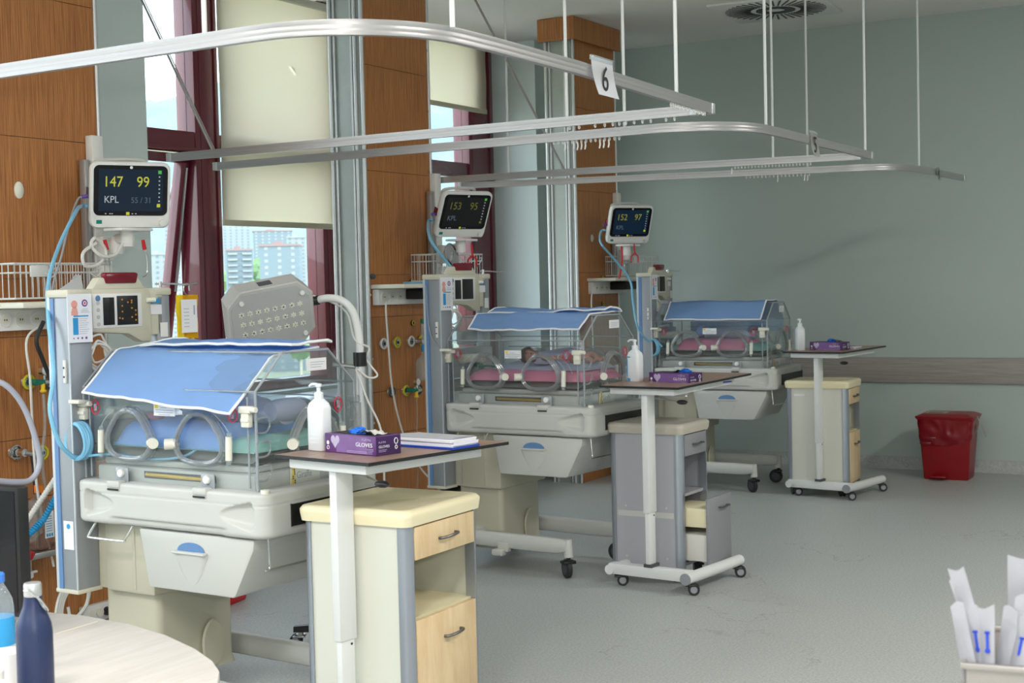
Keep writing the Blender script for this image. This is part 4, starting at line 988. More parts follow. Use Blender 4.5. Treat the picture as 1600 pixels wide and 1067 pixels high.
# yellow specimen bag on the hook
e = tag(place(empty('document_bag'), 0), 'yellow transparent bag holding a printed sheet, hung beside the nearest console', 'bag')
def bag(u, v_):
    x = .295+.125*u; z = 1.585-.185*v_; return Vector((x, .522+.010*noise.noise(Vector((x*20, z*20, 2)))+.006*sin(u*pi), z))
MB().grid(bag, 10, 14, .006).build('plastic_film', 'yellow_film', e)
MB().box(.312, .402, .508, .5095, 1.425, 1.565).build('printed_sheet', 'paper', e)
b = MB()
for q in range(6): b.box(.325, .355, .5072, .5078, 1.45+.015*q, 1.452+.015*q)
b.box(.382, .388, .5072, .5078, 1.50, 1.54); b.build('printed_lines', 'print', e)
MB().tube([(.36, .522, 1.582), (.343, .522, 1.600), (.347, .522, 1.628), (.37, .523, 1.630), (.375, .523, 1.602)], .003, n=6).build('steel_ring', 'steel', e)
MB().tube([(.33, .52, 1.40), (.34, .515, 1.375), (.37, .515, 1.372), (.385, .52, 1.40)], .006, n=6).build('film_tail', 'yellow_film', e)

# ------------------------------------------------------------------ ceiling-hung curtain tracks
def track(base, path, name, label, rods, hooks, hang=(), braces=()):
    e = tag(empty(name, (path[0][0], path[0][1], 2.3)), label, 'curtain track', 'ceiling-hung curtain tracks')
    o = Vector((path[0][0], path[0][1], 2.3)); P = [Vector((p[0], p[1], 2.3))-o for p in path]
    prof = [(-.011, -.021), (.011, -.021), (.012, -.011), (.0113, -.009), (.012, -.007), (.012, .004), (.0113, .006), (.012, .008), (.012, .021), (-.012, .021), (-.012, .008), (-.0113, .006), (-.012, .004), (-.012, -.007), (-.0113, -.009), (-.012, -.011)]
    rings = []
    for k, p in enumerate(P):
        t = (P[min(k+1, len(P)-1)]-P[max(k-1, 0)]).normalized(); n_ = Vector((t.y, -t.x, 0))
        rings.append([tuple(p+n_*a+Vector((0, 0, c))) for a, c in prof])
    MB().loops(rings).build('rail', 'alu_paint', e, recalc=True, ang=50)
    for p in (P[0], P[-1]):
        MB().box(p.x-.016, p.x+.016, p.y-.016, p.y+.016, -.022, .022, .003).build('end_stop', 'alu', e)
    for q in rods:
        p = Vector((q[0], q[1], 0))-Vector((o.x, o.y, 0))
        MB().cyl((p.x, p.y, .015), (p.x, p.y, ZC-2.3-.001), .0075, n=12).cyl((p.x, p.y, ZC-2.3-.02), (p.x, p.y, ZC-2.3-.001), .02, n=14).build('hanging_rod', 'white_metal', e)
    for a, b_ in braces:
        MB().cyl(Vector(a)-o, Vector(b_)-o, .006, n=10).cyl(Vector(a)-o+Vector((.018, 0, 0)), Vector(b_)-o+Vector((.018, 0, 0)), .003, n=8).build('diagonal_brace', 'alu_paint', e)
    proto = None
    for x, y, long_ in hooks:
        if proto is None:
            b = MB(); b.tube([(.007*cos(a), 0, -.028+.008*sin(a)) for a in [2*pi*k/10 for k in range(10)]], .0022, n=5, closed=True, straight=True).box(-.003, .003, -.004, .004, -.022, -.017)
            proto = c = b.build('curtain_hook', 'white', e)
        else: c = proto.copy(); COL.objects.link(c); c.parent = e
        c.location = (x-o.x, y-o.y, 0)
        if long_: c.scale = (1, 1, 1); c.rotation_euler = (0, .2, .5)
    b = None
    for x, y in hang:
        b = MB().tube([(x-o.x, y-o.y, -.03), (x-o.x+.004, y-o.y, -.05), (x-o.x-.004, y-o.y, -.068)], .004, n=5).build('hook_strip', 'white', e)
    return e
def arc(c, r, a0, a1, n=12): return [(c[0]+r*cos(R(a0+(a1-a0)*k/n)), c[1]+r*sin(R(a0+(a1-a0)*k/n))) for k in range(n+1)]
def interp(a, b, t): return (a[0]+(b[0]-a[0])*t, a[1]+(b[1]-a[1])*t)
def on(u, v): p = at(u, v, z=2.32); return (p.x, p.y)
hA = [(*interp((3.47, 2.157), (5.45, 2.252), .80+.19*k/17), k % 2) for k in range(18)]
track(0, [(3.09, 5.30), (3.066, 3.63), (3.04, 2.62)]+arc((3.44, 2.56), .40, 180, 268)[1:]+[(3.60, 2.157), (4.145, 2.168), (5.508, 2.258)], 'curtain_track',
      'nearest curved aluminium curtain track, carrying the plate with a 6',
      [on(707, 40), on(320, 55), on(1057, 150), (3.5, 2.158)][:3], hA)
tA = [(5.508, 2.33), (5.52, 3.5), (5.549, 5.30)]
track(0, tA, 'curtain_track', 'straight curtain track from the white hook bunch back to the column by the nearest monitor', [on(886, 190)],
      [(*interp((5.51, 2.42), (5.52, 3.2), t), 0) for t in (.0, .05, .14, .19, .24, .29, .33, .37, .42, .48, .58, .64)],
      braces=[((5.54, 5.0, 2.32), (5.54, 5.75, 3.66))])
track(0, [(6.123, 5.50), (6.069, 3.18), (6.05, 2.78)]+arc((6.45, 2.77), .40, 180, 268)[1:]+[(6.62, 2.367), (8.294, 2.402)], 'curtain_track',
      'middle curved curtain track carrying the plate with a 5', [on(976, 200), on(1197, 203), on(1352, 240)],
      [(*interp((6.07, 3.30), (6.069, 2.95), k/14), 0) for k in range(15)], hang=[interp((6.07, 3.24), (6.069, 2.98), t) for t in (.0, .18, .26, .34, .42, .72, .80, .9)])
track(0, [(8.29, 2.47), (8.03, 4.20), (7.98, 5.30)], 'curtain_track', 'straight curtain track from the end of the middle curved one towards the middle monitor',
      [on(1208, 250), on(795, 279)], [(*interp((8.25, 2.75), (8.18, 3.20), k/22), 0) for k in range(23)], hang=[(8.175, 3.22)],
      braces=[((8.03, 4.3, 2.32), (8.05, 5.05, 3.66))])
track(0, [(8.533, 5.40), (8.80, 4.37), (9.16, 2.88)]+arc((9.53, 2.84), .37, 178, 268)[1:]+[(9.7, 2.455), (10.778, 2.433)], 'curtain_track',
      'farthest curved curtain track, ending short of the green wall', [on(1262, 268), on(1436, 262)],
      [(*interp((9.02, 3.45), (9.12, 3.05), k/16), 0) for k in range(17)], hang=[(9.07, 3.25), (9.11, 3.08), (9.115, 3.06)])
def number_sign(x, y, body, w_, h, label, tilt=0, dark=False):
    e = tag(empty('number_sign', (x, y-.016, 2.345), R(1.5)), label, 'sign')
    s = MB().grid(lambda u, v_: Vector((w_*(u-.5)+.03*v_*v_, -.004-.012*v_*v_*(1-.3*u), -h*v_)), 8, 10, .0015).build('plate', 'whiteprint' if not dark else 'deck', e)
    MB().box(-w_/2, w_/2, -.008, .002, -.012, .004, .001).build('clip', 'clear_plastic', e)
    text(body, h*.95, face_mtx((.006, -.0125, -h*.86), (1, 0, 0)), 'black', e, 'number', sx=.95, align='CENTER', depth=.0006)
    return e
number_sign(4.30, 2.168, '6', .17, .125, 'white plate with a black 6 clipped to the nearest track')
number_sign(7.15, 2.385, '5', .13, .125, 'small grey plate with a black 5 clipped to the middle track', dark=True)
number_sign(10.02, 2.455, '4', .11, .10, 'tiny grey plate clipped on the farthest track', dark=True)

# ------------------------------------------------------------------ bedside lockers
def locker(loc, rz, Wd, Dp, top, style, label):
    e = tag(empty('bedside_locker', (loc[0], loc[1], 0), R(rz)), label, 'locker', 'bedside lockers')
    side = 'locker_grey' if style == 'grey' else 'locker_side'; front = 'locker_grey_dark' if style == 'grey' else 'maple'; lid = 'lid_grey' if style == 'grey' else 'lid_cream'
    z0, z1 = .085, top-.055; p = .04
    MB().box(.0+.006, .018, p, Dp-p, z0, z1).build('left_side_panel', side, e, smooth=False)       # panel towards the camera
    MB().box(Wd-.018, Wd-.006, p, Dp-p, z0, z1).build('right_side_panel', side, e, smooth=False)
    MB().box(p, Wd-p, Dp-.018, Dp-.006, z0, z1).build('back_panel', side, e, smooth=False)
    for za, zc in ((z0, z0+.018), (.455, .470), (z1-.125, z1-.112)): MB().box(.018, Wd-.018, .02, Dp-.018, za, zc).build('inner_shelf', side if style == 'grey' else 'lid_cream', e, smooth=False)
    for sx, sy in ((0, 0), (1, 0), (0, 1), (1, 1)):
        cx, cy = (p if sx == 0 else Wd-p), (p if sy == 0 else Dp-p); qx, qy = (-1 if sx == 0 else 1), (-1 if sy == 0 else 1)
        poly = [(cx, cy)]+[(cx+qx*p*cos(R(a)), cy+qy*p*sin(R(a))) for a in range(0, 91, 10)]
        MB().prism(poly, 'z', z0-.01, z1+.003).build('corner_post', 'profile', e, recalc=True)
    b = MB()
    rg = []
    for z, ins in ((z1, .0), (z1+.03, -.004), (top-.014, -.004), (top-.003, .004), (top, .018), (top-.002, .034), (top-.010, .045)):
        rg.append([(x, y, z) for x, y in rrect(Wd/2, Dp/2, Wd/2+.008-ins, Dp/2+.008-ins, .035, 6)])
    b.loops(rg); b.build('lid', lid, e, recalc=True, ang=50)
    # front faces -Y
    def handle(par, x, z, y=0):
        if style == 'grey': MB().tube([(x-.05, y, z), (x-.05, y-.022, z+.002), (x+.05, y-.022, z+.002), (x+.05, y, z)], .005, n=6, straight=True).build('handle', 'handle_dark', par)
        else: MB().tube([(x-.052, y, z-.004), (x-.046, y-.018, z-.002), (x, y-.026, z+.001), (x+.046, y-.018, z+.002), (x+.052, y, z+.002)], .0055, n=8).build('handle', 'handle_dark', par)
    d = MB().box(p+.004, Wd-p-.004, -.004, .014, z1-.118, z1-.006, .002).build('drawer', front, e); handle(d, Wd*.52, z1-.062, -.004)
    ztop = .465
    if style == 'grey':
        d = MB().box(p-.005, Wd-p+.010, -.135, -.118, .10, ztop-.01, .002).build('pulled_drawer', front, e); handle(d, Wd*.60, ztop-.07, -.135)
        MB().box(p+.012, Wd-p-.012, -.118, .25, .30, .40, .004).build('cream_drawer_body', 'lid_cream', d); MB().box(p+.02, Wd-p-.02, -.118, .25, .12, .26, .004).build('lower_basket', 'whitecable', d)
        MB().box(.0055, .0062, p+.01, Dp-p-.01, .345, .375).build('side_band', 'deck', e)
        b = MB()
        for yy in (.09, Dp-.10):
            for zz in (.40, .13): b.cyl((.006, yy, zz), (.002, yy, zz), .007, n=10)
        b.build('screw_cover', 'deck', e)
    else:
        d = MB().box(p+.004, Wd-p-.004, -.004, .014, .10, ztop, .002).build('door', front, e); handle(d, Wd*.56, ztop-.085, -.004)
        if style == 'far': MB().box(.004, .006, Dp-.14, Dp-.06, z1-.06, z1-.045).build('inventory_tag', 'paper', e)
    for x, y in ((.05, .05), (Wd-.05, .05), (.05, Dp-.05), (Wd-.05, Dp-.05)): caster(e, x, y, z0, .032, .016, R(40), True)
    return e
locker((3.90, 2.715), .8, .473, .445, .845, 'maple', 'cream-topped locker with maple drawer and door, nearest the camera')
locker((6.815, 2.992), -1, .36, .428, .845, 'grey', 'grey locker with its lower drawer pulled open')
locker((10.00, 3.085), 3, .38, .455, .845, 'far', 'cream-topped locker standing in front of the green wall')

# ------------------------------------------------------------------ overbed tables
def overbed(loc, rz, top, L_, label, tilt=0):
    e = tag(empty('overbed_table', (loc[0], loc[1], 0), R(rz)), label, 'table', 'rolling overbed tables')
    tm = Matrix.Translation((0, 0, top)) @ Matrix.Rotation(R(-tilt), 4, 'Y')
    b = MB().box(0, L_, -.235, .235, -.011, 0, mtx=tm); bd = b.build('tabletop', 'edge_black', e)
    MB().box(.003, L_-.003, -.232, .232, 0, .0008, mtx=tm).build('laminate_face', 'table_wood', bd, smooth=False)
    MB().box(.03, L_*.86, -.19, .19, -.046, -.0112, .004, mtx=tm).build('under_frame', 'white_metal', e)
    x0_ = .055
    MB().box(x0_, x0_+.078, -.018, .018, .40, top-.045, .004).build('upper_column', 'white_metal', e)
    lc = MB().box(x0_+.008, x0_+.070, -.013, .013, .125, .43, .003).build('lower_column', 'white_metal', e)
    MB().cyl((x0_+.055, -.0125, .385), (x0_+.055, -.015, .385), .0045, n=10).build('pin', 'black', lc)
    MB().box(x0_+.004, x0_+.084, -.025, .025, .118, .135, .002).build('column_foot', 'darkgrey', e)
    MB().box(x0_+.01, x0_+.07, -.235, .245, .062, .118, .003).build('base_beam', 'white_metal', e)
    t = MB().cyl((x0_-.02, -.235, .085), (x0_+.57, -.235, .085), .030, n=24).build('base_tube', 'white_metal', e)
    MB().cyl((x0_-.024, -.235, .085), (x0_-.019, -.235, .085), .0305, n=24).cyl((x0_+.569, -.235, .085), (x0_+.574, -.235, .085), .0305, n=24).build('tube_cap', 'greywheel', t)
    MB().cyl((x0_, .235, .085), (x0_+.57, .235, .085), .026, n=20).build('base_tube', 'white_metal', e)
    for x, y in ((x0_+.02, -.235), (x0_+.53, -.235), (x0_+.04, .20), (x0_+.53, .235)): caster(e, x, y, .075, .030, .020, R(-60), True, hub='greywheel')
    lv = MB().cyl((.16, -.06, top-.075), (.09, -.20, top-.080), .004, n=8).cyl((x0_+.085, -.01, top-.07), (.16, -.06, top-.075), .006, n=8).build('release_lever', 'steel_dull', e)
    MB().sphere((.088, -.205, top-.081), .016, sx=1, sy=2.0, sz=.8, n=14).build('lever_grip', 'black', lv)
    return e
overbed((3.755, 2.96), -10, 1.03, .70, 'brown-topped overbed table nearest the camera, papers on it')
overbed((6.570, 3.115), -6, 1.06, .80, 'brown-topped overbed table standing in front of the grey locker', 1.5)
overbed((9.87, 3.30), -9, 1.06, .72, 'overbed table in front of the green wall, beside the farthest incubator', 1.0)

def glove_box(p, rz, label, k):
    e = tag(empty('glove_box', p, R(rz)), label, 'box', 'purple glove boxes on the overbed tables')
    # long printed face towards -X; y from 0 (left) to -L
    L_, D_, H_ = .262, .115, .066
    MB().box(0, D_, -L_, 0, 0, H_, .0015).build('carton', 'box_purple', e)
    MB().box(-.0004, .0002, -L_+.045, -.06, .004, H_-.004).build('lilac_panel', mat('lilac_card', (.20, .10, .30), .35, var=.5, vs=9) if k == 0 else bpy.data.materials.get('lilac_card'), e)
    MB().box(.002, D_-.002, -L_-.0006, -L_, .002, H_-.002).build('end_face', 'box_dark', e)
    MB().box(.012, D_-.012, -L_+.02, -.02, H_, H_+.0012).build('top_slot', 'black', e)
    b = MB()
    for s_ in (-1, 1): b.sphere((-.0006, -.055+s_*.011, .046), .014, sx=.06, sy=.85, n=14)
    b.prism([(-.078, .044), (-.032, .044), (-.055, .016)], 'x', -.0014, -.0004).build('heart_print', 'box_light', e)
    fm = face_mtx((-.0008, -.160, .029), (0, -1, 0)); text('GLOVES', .019, fm, 'whiteprint', e, sx=1.25, depth=.0003)
    text('PLATIN', .011, face_mtx((-.0008, -.192, .049), (0, -1, 0)), 'box_light', e, sx=1.25, depth=.0003)
    b = MB(); b.box(-.001, -.0004, -.25, -.215, .021, .0225).box(-.001, -.0004, -.25, -.218, .016, .0175)
    for q in range(2): b.box(-.001, -.0004, -.245, -.115, .006+.005*q, .0072+.005*q)
    b.build('small_print', 'box_light', e)
    MB().cyl((-.0004, -.017, .034), (-.0012, -.017, .034), .007, n=14).build('round_mark', 'whiteprint', e)
    rr5 = MB(); rr5.tube([(-.0006, -.017+.006*cos(a), .017+.006*sin(a)) for a in [2*pi*q/12 for q in range(12)]], .0012, n=5, closed=True, straight=True); rr5.build('ring_mark', 'whiteprint', e)
    fm = face_mtx((.012, -L_-.0008, .026), (1, 0, 0)); text('GLOVES', .012, fm, 'whiteprint', e, sx=1.15, depth=.0003)
    text('PLATIN', .009, face_mtx((.012, -L_-.0008, .042), (1, 0, 0)), 'box_light', e, sx=1.1, depth=.0003)
    b = MB().box(.012, .05, -L_-.0009, -L_-.0006, .018, .0195).box(.012, .045, -L_-.0009, -L_-.0006, .013, .0145); b.build('small_print', 'box_light', e)
    rr5 = MB(); rr5.tube([(.092+.008*cos(a), -L_-.0008, .045+.010*sin(a)) for a in [2*pi*q/12 for q in range(12)]], .0015, n=5, closed=True, straight=True).tube([(.092+.005*cos(a), -L_-.0008, .024+.006*sin(a)) for a in [2*pi*q/12 for q in range(12)]], .0015, n=5, closed=True, straight=True); rr5.build('ring_mark', 'whiteprint', e)
    # crumpled tissue poking out
    yy = (-.115, -.20, -.15)[k]
    def tis(u, v_):
        a = 2*pi*u; r = .022*(1-v_)**.5+.003
        d = noise.noise(Vector((cos(a)*2+k, sin(a)*2, v_*4)))
        return Vector((.055+(r+.010*d)*cos(a), yy+(r+.014*d)*sin(a)*1.5, H_+.001+.020*v_+.006*d*v_))
    MB().grid(tis, 20, 6).build('blue_tissue', 'glove_blue', e)
    MB().grid(lambda u, v_: Vector((.03+.06*v_, -.13-.10*u+.006*sin(v_*8), H_+.002+.012*max(0, sin(u*pi))*(1-.3*v_)+.003*sin(u*19+v_*7))), 18, 8).build('glove_edge', 'whitecable' if k == 0 else 'darkgrey', e)
    return e
glove_box((3.918, 3.062, 1.0312), -12, 'purple glove box on the nearest overbed table', 0)
glove_box((6.822, 3.170, 1.0500), -14, 'purple glove box on the overbed table before the grey locker', 1)
glove_box((10.075, 3.385, 1.0570), -12, 'purple glove box on the overbed table by the green wall', 2)
def dispenser(p, rz, label, k):
    e = tag(empty('soap_dispenser', p, R(rz)), label, 'dispenser bottle', 'white pump bottles on the overbed tables')
    rg = []
    for z, hx, hy in ((0, .024, .036), (.004, .028, .040), (.150, .028, .040), (.166, .024, .034), (.178, .016, .020), (.182, .0145, .0145)):
        rg.append([(x, y, z) for x, y in rrect(0, 0, hx, hy, min(hx, hy)*.55, 5)])
    MB().loops(rg).build('bottle', 'bottle', e, recalc=True, ang=50)
    b = MB()
    for q in range(9): b.box(-.0288, -.0275, -.022, .022, .03+q*.0135, .0312+q*.0135)
    b.build('moulded_lines', 'bottle', e)
    if k == 1:
        MB().box(-.0292, -.0280, .012, .030, .012, .030).box(-.0292, -.0280, .010, .033, .140, .146).box(-.0290, -.0282, .030, .036, .04, .13).build('blue_print', 'printblue', e)
    b = MB().lathe([(.016, .180), (.0165, .184), (.0165, .202), (.012, .205), (.007, .207), (.007, .222), (.0115, .224), (.0115, .234), (.004, .236)], n=20)
    b.build('pump_collar', 'bottle', e)
    MB().tube([(0, 0, .230), (0, .012, .232), (0, .034, .231), (0, .046, .224)], .0055, n=8).build('pump_nozzle', 'bottle', e)
    return e
dispenser((3.945, 3.105, 1.0312), -10, 'white pump bottle on the nearest overbed table', 0)
dispenser((6.850, 3.262, 1.0520), -14, 'white pump bottle with blue print, overbed table before the grey locker', 1)
o_ = dispenser((10.06, 3.452, 1.0570), -50, 'white pump bottle on the overbed table by the green wall', 2)
def papers(c, rz, lx, ly, th, label, n=5):
    e = tag(empty('paper_stack', c, R(rz)), label, 'papers', 'patient files on the overbed tables')
    MB().box(-lx/2, lx/2, -ly/2, ly/2, 0, .008, .001).build('blue_folder', 'folder', e)
    r_ = random.Random(int(lx*1000)+int(c[0]*10))
    for k in range(n):
        h0, h1 = .008+th*k/n, .008+th*(k+1)/n-.0004
        mt = Matrix.Translation((r_.uniform(-.006, .006), r_.uniform(-.01, .01), 0)) @ Matrix.Rotation(R(r_.uniform(-2.5, 2.5)), 4, 'Z')
        MB().box(-lx/2+.008, lx/2-.008, -ly/2+.008, ly/2-.008, h0, h1, mtx=mt).build('sheets', 'paperstack', e, smooth=False)
    def sh(u, v_):
        x, y = (u-.5)*(lx-.012), (v_-.5)*(ly-.012); return Vector((x, y+.004, .0095+th+.005*abs((v_-.5)*2)**3*(.6+.4*sin(u*5))))
    MB().grid(sh, 8, 12, .0006).build('top_sheet', 'paper', e)
    return e
papers((4.195, 2.785, 1.0312), -8, .145, .285, .026, 'loose white papers on a blue folder, nearest overbed table')
papers((7.085, 2.955, 1.0430), -14, .24, .16, .018, 'white papers and blue folder behind the middle glove box', 4)
papers((10.25, 3.12, 1.0560), -8, .14, .10, .02, 'small pile of papers on the overbed table by the green wall', 3)

# ------------------------------------------------------------------ red pedal bin
e = tag(empty('pedal_bin', (11.285, 2.68, 0), R(2)), 'red pedal bin with a red liner, standing by the green wall', 'bin')
rg = [[(x, y, z) for x, y in rrect(0, 0, hx, hy, .018, 4)] for z, hx, hy in ((0, .125, .165), (.02, .13, .17), (.46, .165, .20))]
MB().loops(rg).build('bin_body', 'red', e, recalc=True)
b = MB()
for y in (-.09, -.03, .03, .09): b.box(-.17, -.168, y, y+.003, .05, .3)
def liner(u, v_):
    a = 2*pi*u; z = .475-.20*v_*(1.0-.38*max(0, cos(a+1.2)))
    hx, hy = .168-.015*v_, .204-.015*v_
    t = max(abs(cos(a))/hx, abs(sin(a))/hy); n_ = .010*noise.noise(Vector((cos(a)*5, sin(a)*5, z*16)))
    rr6 = (1/t)*.94+.022+n_ if False else (1/t)
    k = min(rr6, math.hypot(hx, hy)*.93)+.010+n_
    return Vector((k*cos(a), k*sin(a), z))
MB().grid(liner, 72, 18).build('bin_liner', 'redbag', e)
ld = MB().loops([[(x, y, z) for x, y in rrect(0, 0, hx, hy, .02, 4)] for z, hx, hy in ((.472, .178, .214), (.488, .186, .222), (.494, .186, .222), (.512, .15, .18), (.514, .14, .17))]).build('lid', 'red', e, recalc=True)
lm = Matrix.Translation((-.02, .085, .5145))
s = MB().box(-.06, .075, -.085, .075, 0, .0012, mtx=lm).build('lid_sticker', mat('worn_sticker', (.55, .48, .38), .6, var=.2, vs=30), ld)
MB().box(-.045, -.02, -.05, .06, .0012, .002, mtx=lm).box(-.005, .015, -.06, .055, .0012, .002, mtx=lm).build('bold_print', 'black', s)
MB().grid(lambda u, v_: Vector((-.05+.035*u+.02*v_, -.225-.06*v_, .49-.16*v_)), 4, 8, .002).build('white_tie_strip', 'whitecable', e)
MB().box(-.22, -.14, -.02, .10, .022, .036, .005).build('pedal', 'red', e)
MB().box(-.178, -.168, .06, .155, .315, .335, .002).box(-.176, -.166, .10, .17, .275, .295, .002).build('liner_print', 'darkred', e)
b.b.free()

# ------------------------------------------------------------------ phototherapy lamp on its stand
e = tag(empty('phototherapy_lamp', (5.09, 3.77, 0)), 'grey phototherapy lamp head on a curved white arm behind the nearest incubator', 'lamp')
O = Vector((5.09, 3.77, 0))
zn = Vector((-.50, -.79, -.36)).normalized(); xn = Vector((.505, -.863, -.0235)); xn = (xn-zn*xn.dot(zn)+Vector((0, 0, .02))).normalized(); yn = zn.cross(xn)
hm = Matrix((xn, yn, zn)).transposed().to_4x4(); hm.translation = Vector((4.865, 4.075, 1.472))-O
def oct_(hx, hy, c, z): return [(x, y, z) for x, y in ((-hx+c, hy), (hx-c, hy), (hx, hy-c), (hx, -hy+c), (hx-c, -hy), (-hx+c, -hy), (-hx, -hy+c), (-hx, hy-c))]
b = MB().loops([oct_(.150, .115, .05, -.135), oct_(.19, .145, .055, -.110), oct_(.195, .15, .062, -.004), oct_(.190, .145, .062, 0)][::-1]); b.b.transform(hm)
hd = b.build('lamp_head', 'lamp_grey', e, recalc=True, ang=20)
b = MB().loops([oct_(.178, .134, .058, .0), oct_(.178, .134, .058, .003)]); b.b.transform(hm); fp = b.build('face_panel', 'lamp_face', hd, recalc=True, ang=20)
led = None
for r_ in range(3):
    for c_ in range(8):
        if led is None:
            b = MB()
            for a in (30, 90, 150): b.box(-.013, .013, -.0028, .0028, .003, .005, mtx=Matrix.Rotation(R(a), 4, 'Z'))
            b.cyl((0, 0, .003), (0, 0, .0045), .006, n=10)
            led = q = b.build('led_window', 'cream', fp)
        else: q = led.copy(); COL.objects.link(q); q.parent = fp
        q.matrix_local = hm @ Matrix.Translation((-.135+.038*c_+.004*r_, .045-.048*r_, 0))
for x, y in ((-.13, .10), (.145, .095), (.145, -.10), (-.13, -.10)):
    b = MB().cyl((x, y, .003), (x, y, .012), .010, n=12); b.b.transform(hm); b.build('stand_off', 'white', fp)
b = MB().box(-.035, .025, .1475, .151, -.075, -.03, .001); b.b.transform(hm); b.build('rating_plate', 'darkgrey', hd)
b = MB().box(-.10, -.055, -.11, -.085, .003, .005); b.b.transform(hm); b.build('printed_label', 'darkgrey', fp)
b = MB().cyl((.195, .02, -.05), (.235, .02, -.05), .022, n=16); b.b.transform(hm); b.build('swivel', 'black', hd)
s0 = hm @ Vector((.225, .02, -.05)); pt = Vector((0, 0, 1.30))
MB().tube([s0, s0+(pt-s0)*.30*Vector((1, 1, 0))+Vector((0, 0, .008)), s0+(pt-s0)*.62*Vector((1, 1, 0))+Vector((0, 0, -.005)), s0+(pt-s0)*.88*Vector((1, 1, 0))+Vector((0, 0, -.06)), pt+Vector((0, 0, .07)), pt+Vector((0, 0, -.02))], .017, n=14).build('curved_arm', 'white_metal', e)
MB().cyl(pt+Vector((0, 0, -.05)), pt+Vector((0, 0, .012)), .030, n=20).build('black_clamp', 'black', e)
MB().cyl((0, 0, .07), (0, 0, 1.26), .0245, n=20).build('stand_pole', 'alu', e)
MB().cyl((0, 0, 1.245), (-.09, .08, 1.262), .009, n=10).build('clamp_screw', 'steel_dull', e)
for k in range(5):
    a = R(72*k+118); d = Vector((cos(a), sin(a), 0))
    lg = MB().loops([[tuple(d*r+Vector((-d.y, d.x, 0))*w_*s_+Vector((0, 0, z))) for s_, z in ((-1, z0), (1, z0), (.7, z1), (-.7, z1))] for r, w_, z0, z1 in ((.02, .032, .07, .115), (.33, .022, .068, .092))]).build('base_foot', 'black', e, recalc=True)
    caster(e, d.x*.30, d.y*.30, .075, .028, .018, a, True, hub='greywheel', fork='steel_dull')
MB().tube([hm @ Vector((.17, .06, -.06)), s0+Vector((.03, -.03, .00)), s0+Vector((.10, -.09, -.06)), pt+Vector((-.02, .01, .07)), pt+Vector((.03, -.03, .03)), pt+Vector((.02, -.02, -.02)), pt+Vector((.045, -.06, -.09)), pt+Vector((.0, -.045, -.10)), pt+Vector((-.035, -.01, -.06))], .0045, n=7).build('power_cord', 'whitecable', e)
MB().tube([pt+Vector((-.03, -.0, -.06)), pt+Vector((.0, -.035, -.20)), pt+Vector((.06, -.06, -.34)), pt+Vector((.075, -.06, -.55)), pt+Vector((.07, -.05, -.9))], .005, n=7).build('power_cord', 'whitecable', e)

# ------------------------------------------------------------------ hoses and fittings on the nearest column
o = MB(); o.tube([at(-25, 592, y=5.08), at(8, 601, y=5.02), at(35, 632, y=5.0), at(54, 680, y=5.0), at(62, 722, y=5.0), at(50, 748, y=5.0), at(25, 753, y=5.0), at(-20, 748, y=5.0), at(-60, 730, y=5.02)], .013, n=12)
tag(o.build('thick_hose', mat('pale_lilac_hose', (.55, .56, .66), .35)), 'thick pale hose looping across the nearest wood column', 'hose')
def reg(px_, pz, label, thin, sy=1):
    e = tag(empty('gas_regulator', (px_, YF-.022, pz)), label, 'gas regulator', 'gas regulators plugged into the columns')
    MB().cyl((0, 0, 0), (0, -.05, 0), .014, n=16).cyl((0, -.045, 0), (.035, -.05, -.002), .012, n=14).build('green_body', 'greenvalve', e)
    MB().cyl((.035, -.05, -.002), (.065, -.052, -.002), .013, n=14).build('chrome_body', 'steel', e)
    MB().cyl((.065, -.052, -.002), (.080, -.052, -.002), .010, n=12).build('yellow_knob', 'yellow', e)
    MB().cyl((.04, -.05, .0), (.04, -.05, .03), .006, n=8).cyl((.04, -.060, .052), (.04, -.036, .052), .024, n=22).build('gauge_case', 'steel', e)
    MB().cyl((.04, -.0605, .052), (.04, -.0612, .052), .020, n=22).build('gauge_dial', 'white', e)
    MB().cyl((.03, -.05, -.045), (.03, -.05, -.005), .010, n=12).sphere((.03, -.05, -.043), .016, sz=.6, n=12).build('yellow_connector', 'warnyellow', e)
    MB().tube([(.03, -.05, -.055), (.032, -.05, -.20), (.010, -.05, -.36), (.02, -.05, -.55), (-.01, -.05, -.80)], thin, n=7).build('clear_hose', 'clear_plastic', e)
    return e
reg(4.508, 1.20, 'green and chrome gas regulator with a gauge on the nearest wood column', .007)
reg(7.546, .930, 'green gas regulator low on the middle wood column', .004)
e = tag(empty('vacuum_connector', (4.420, YF-.022, .885)), 'chrome vacuum connector with a black hose, low on the nearest column', 'gas connector')
MB().cyl((0, 0, 0), (0, -.05, 0), .018, n=18).cyl((0, -.045, 0), (.04, -.05, -.01), .012, n=12).build('chrome_body', 'steel', e)
MB().tube([(.04, -.05, -.01), (.05, -.05, -.10), (.055, -.05, -.30), (.06, -.05, -.45)], .010, n=8).build('black_hose', 'rubber', e)
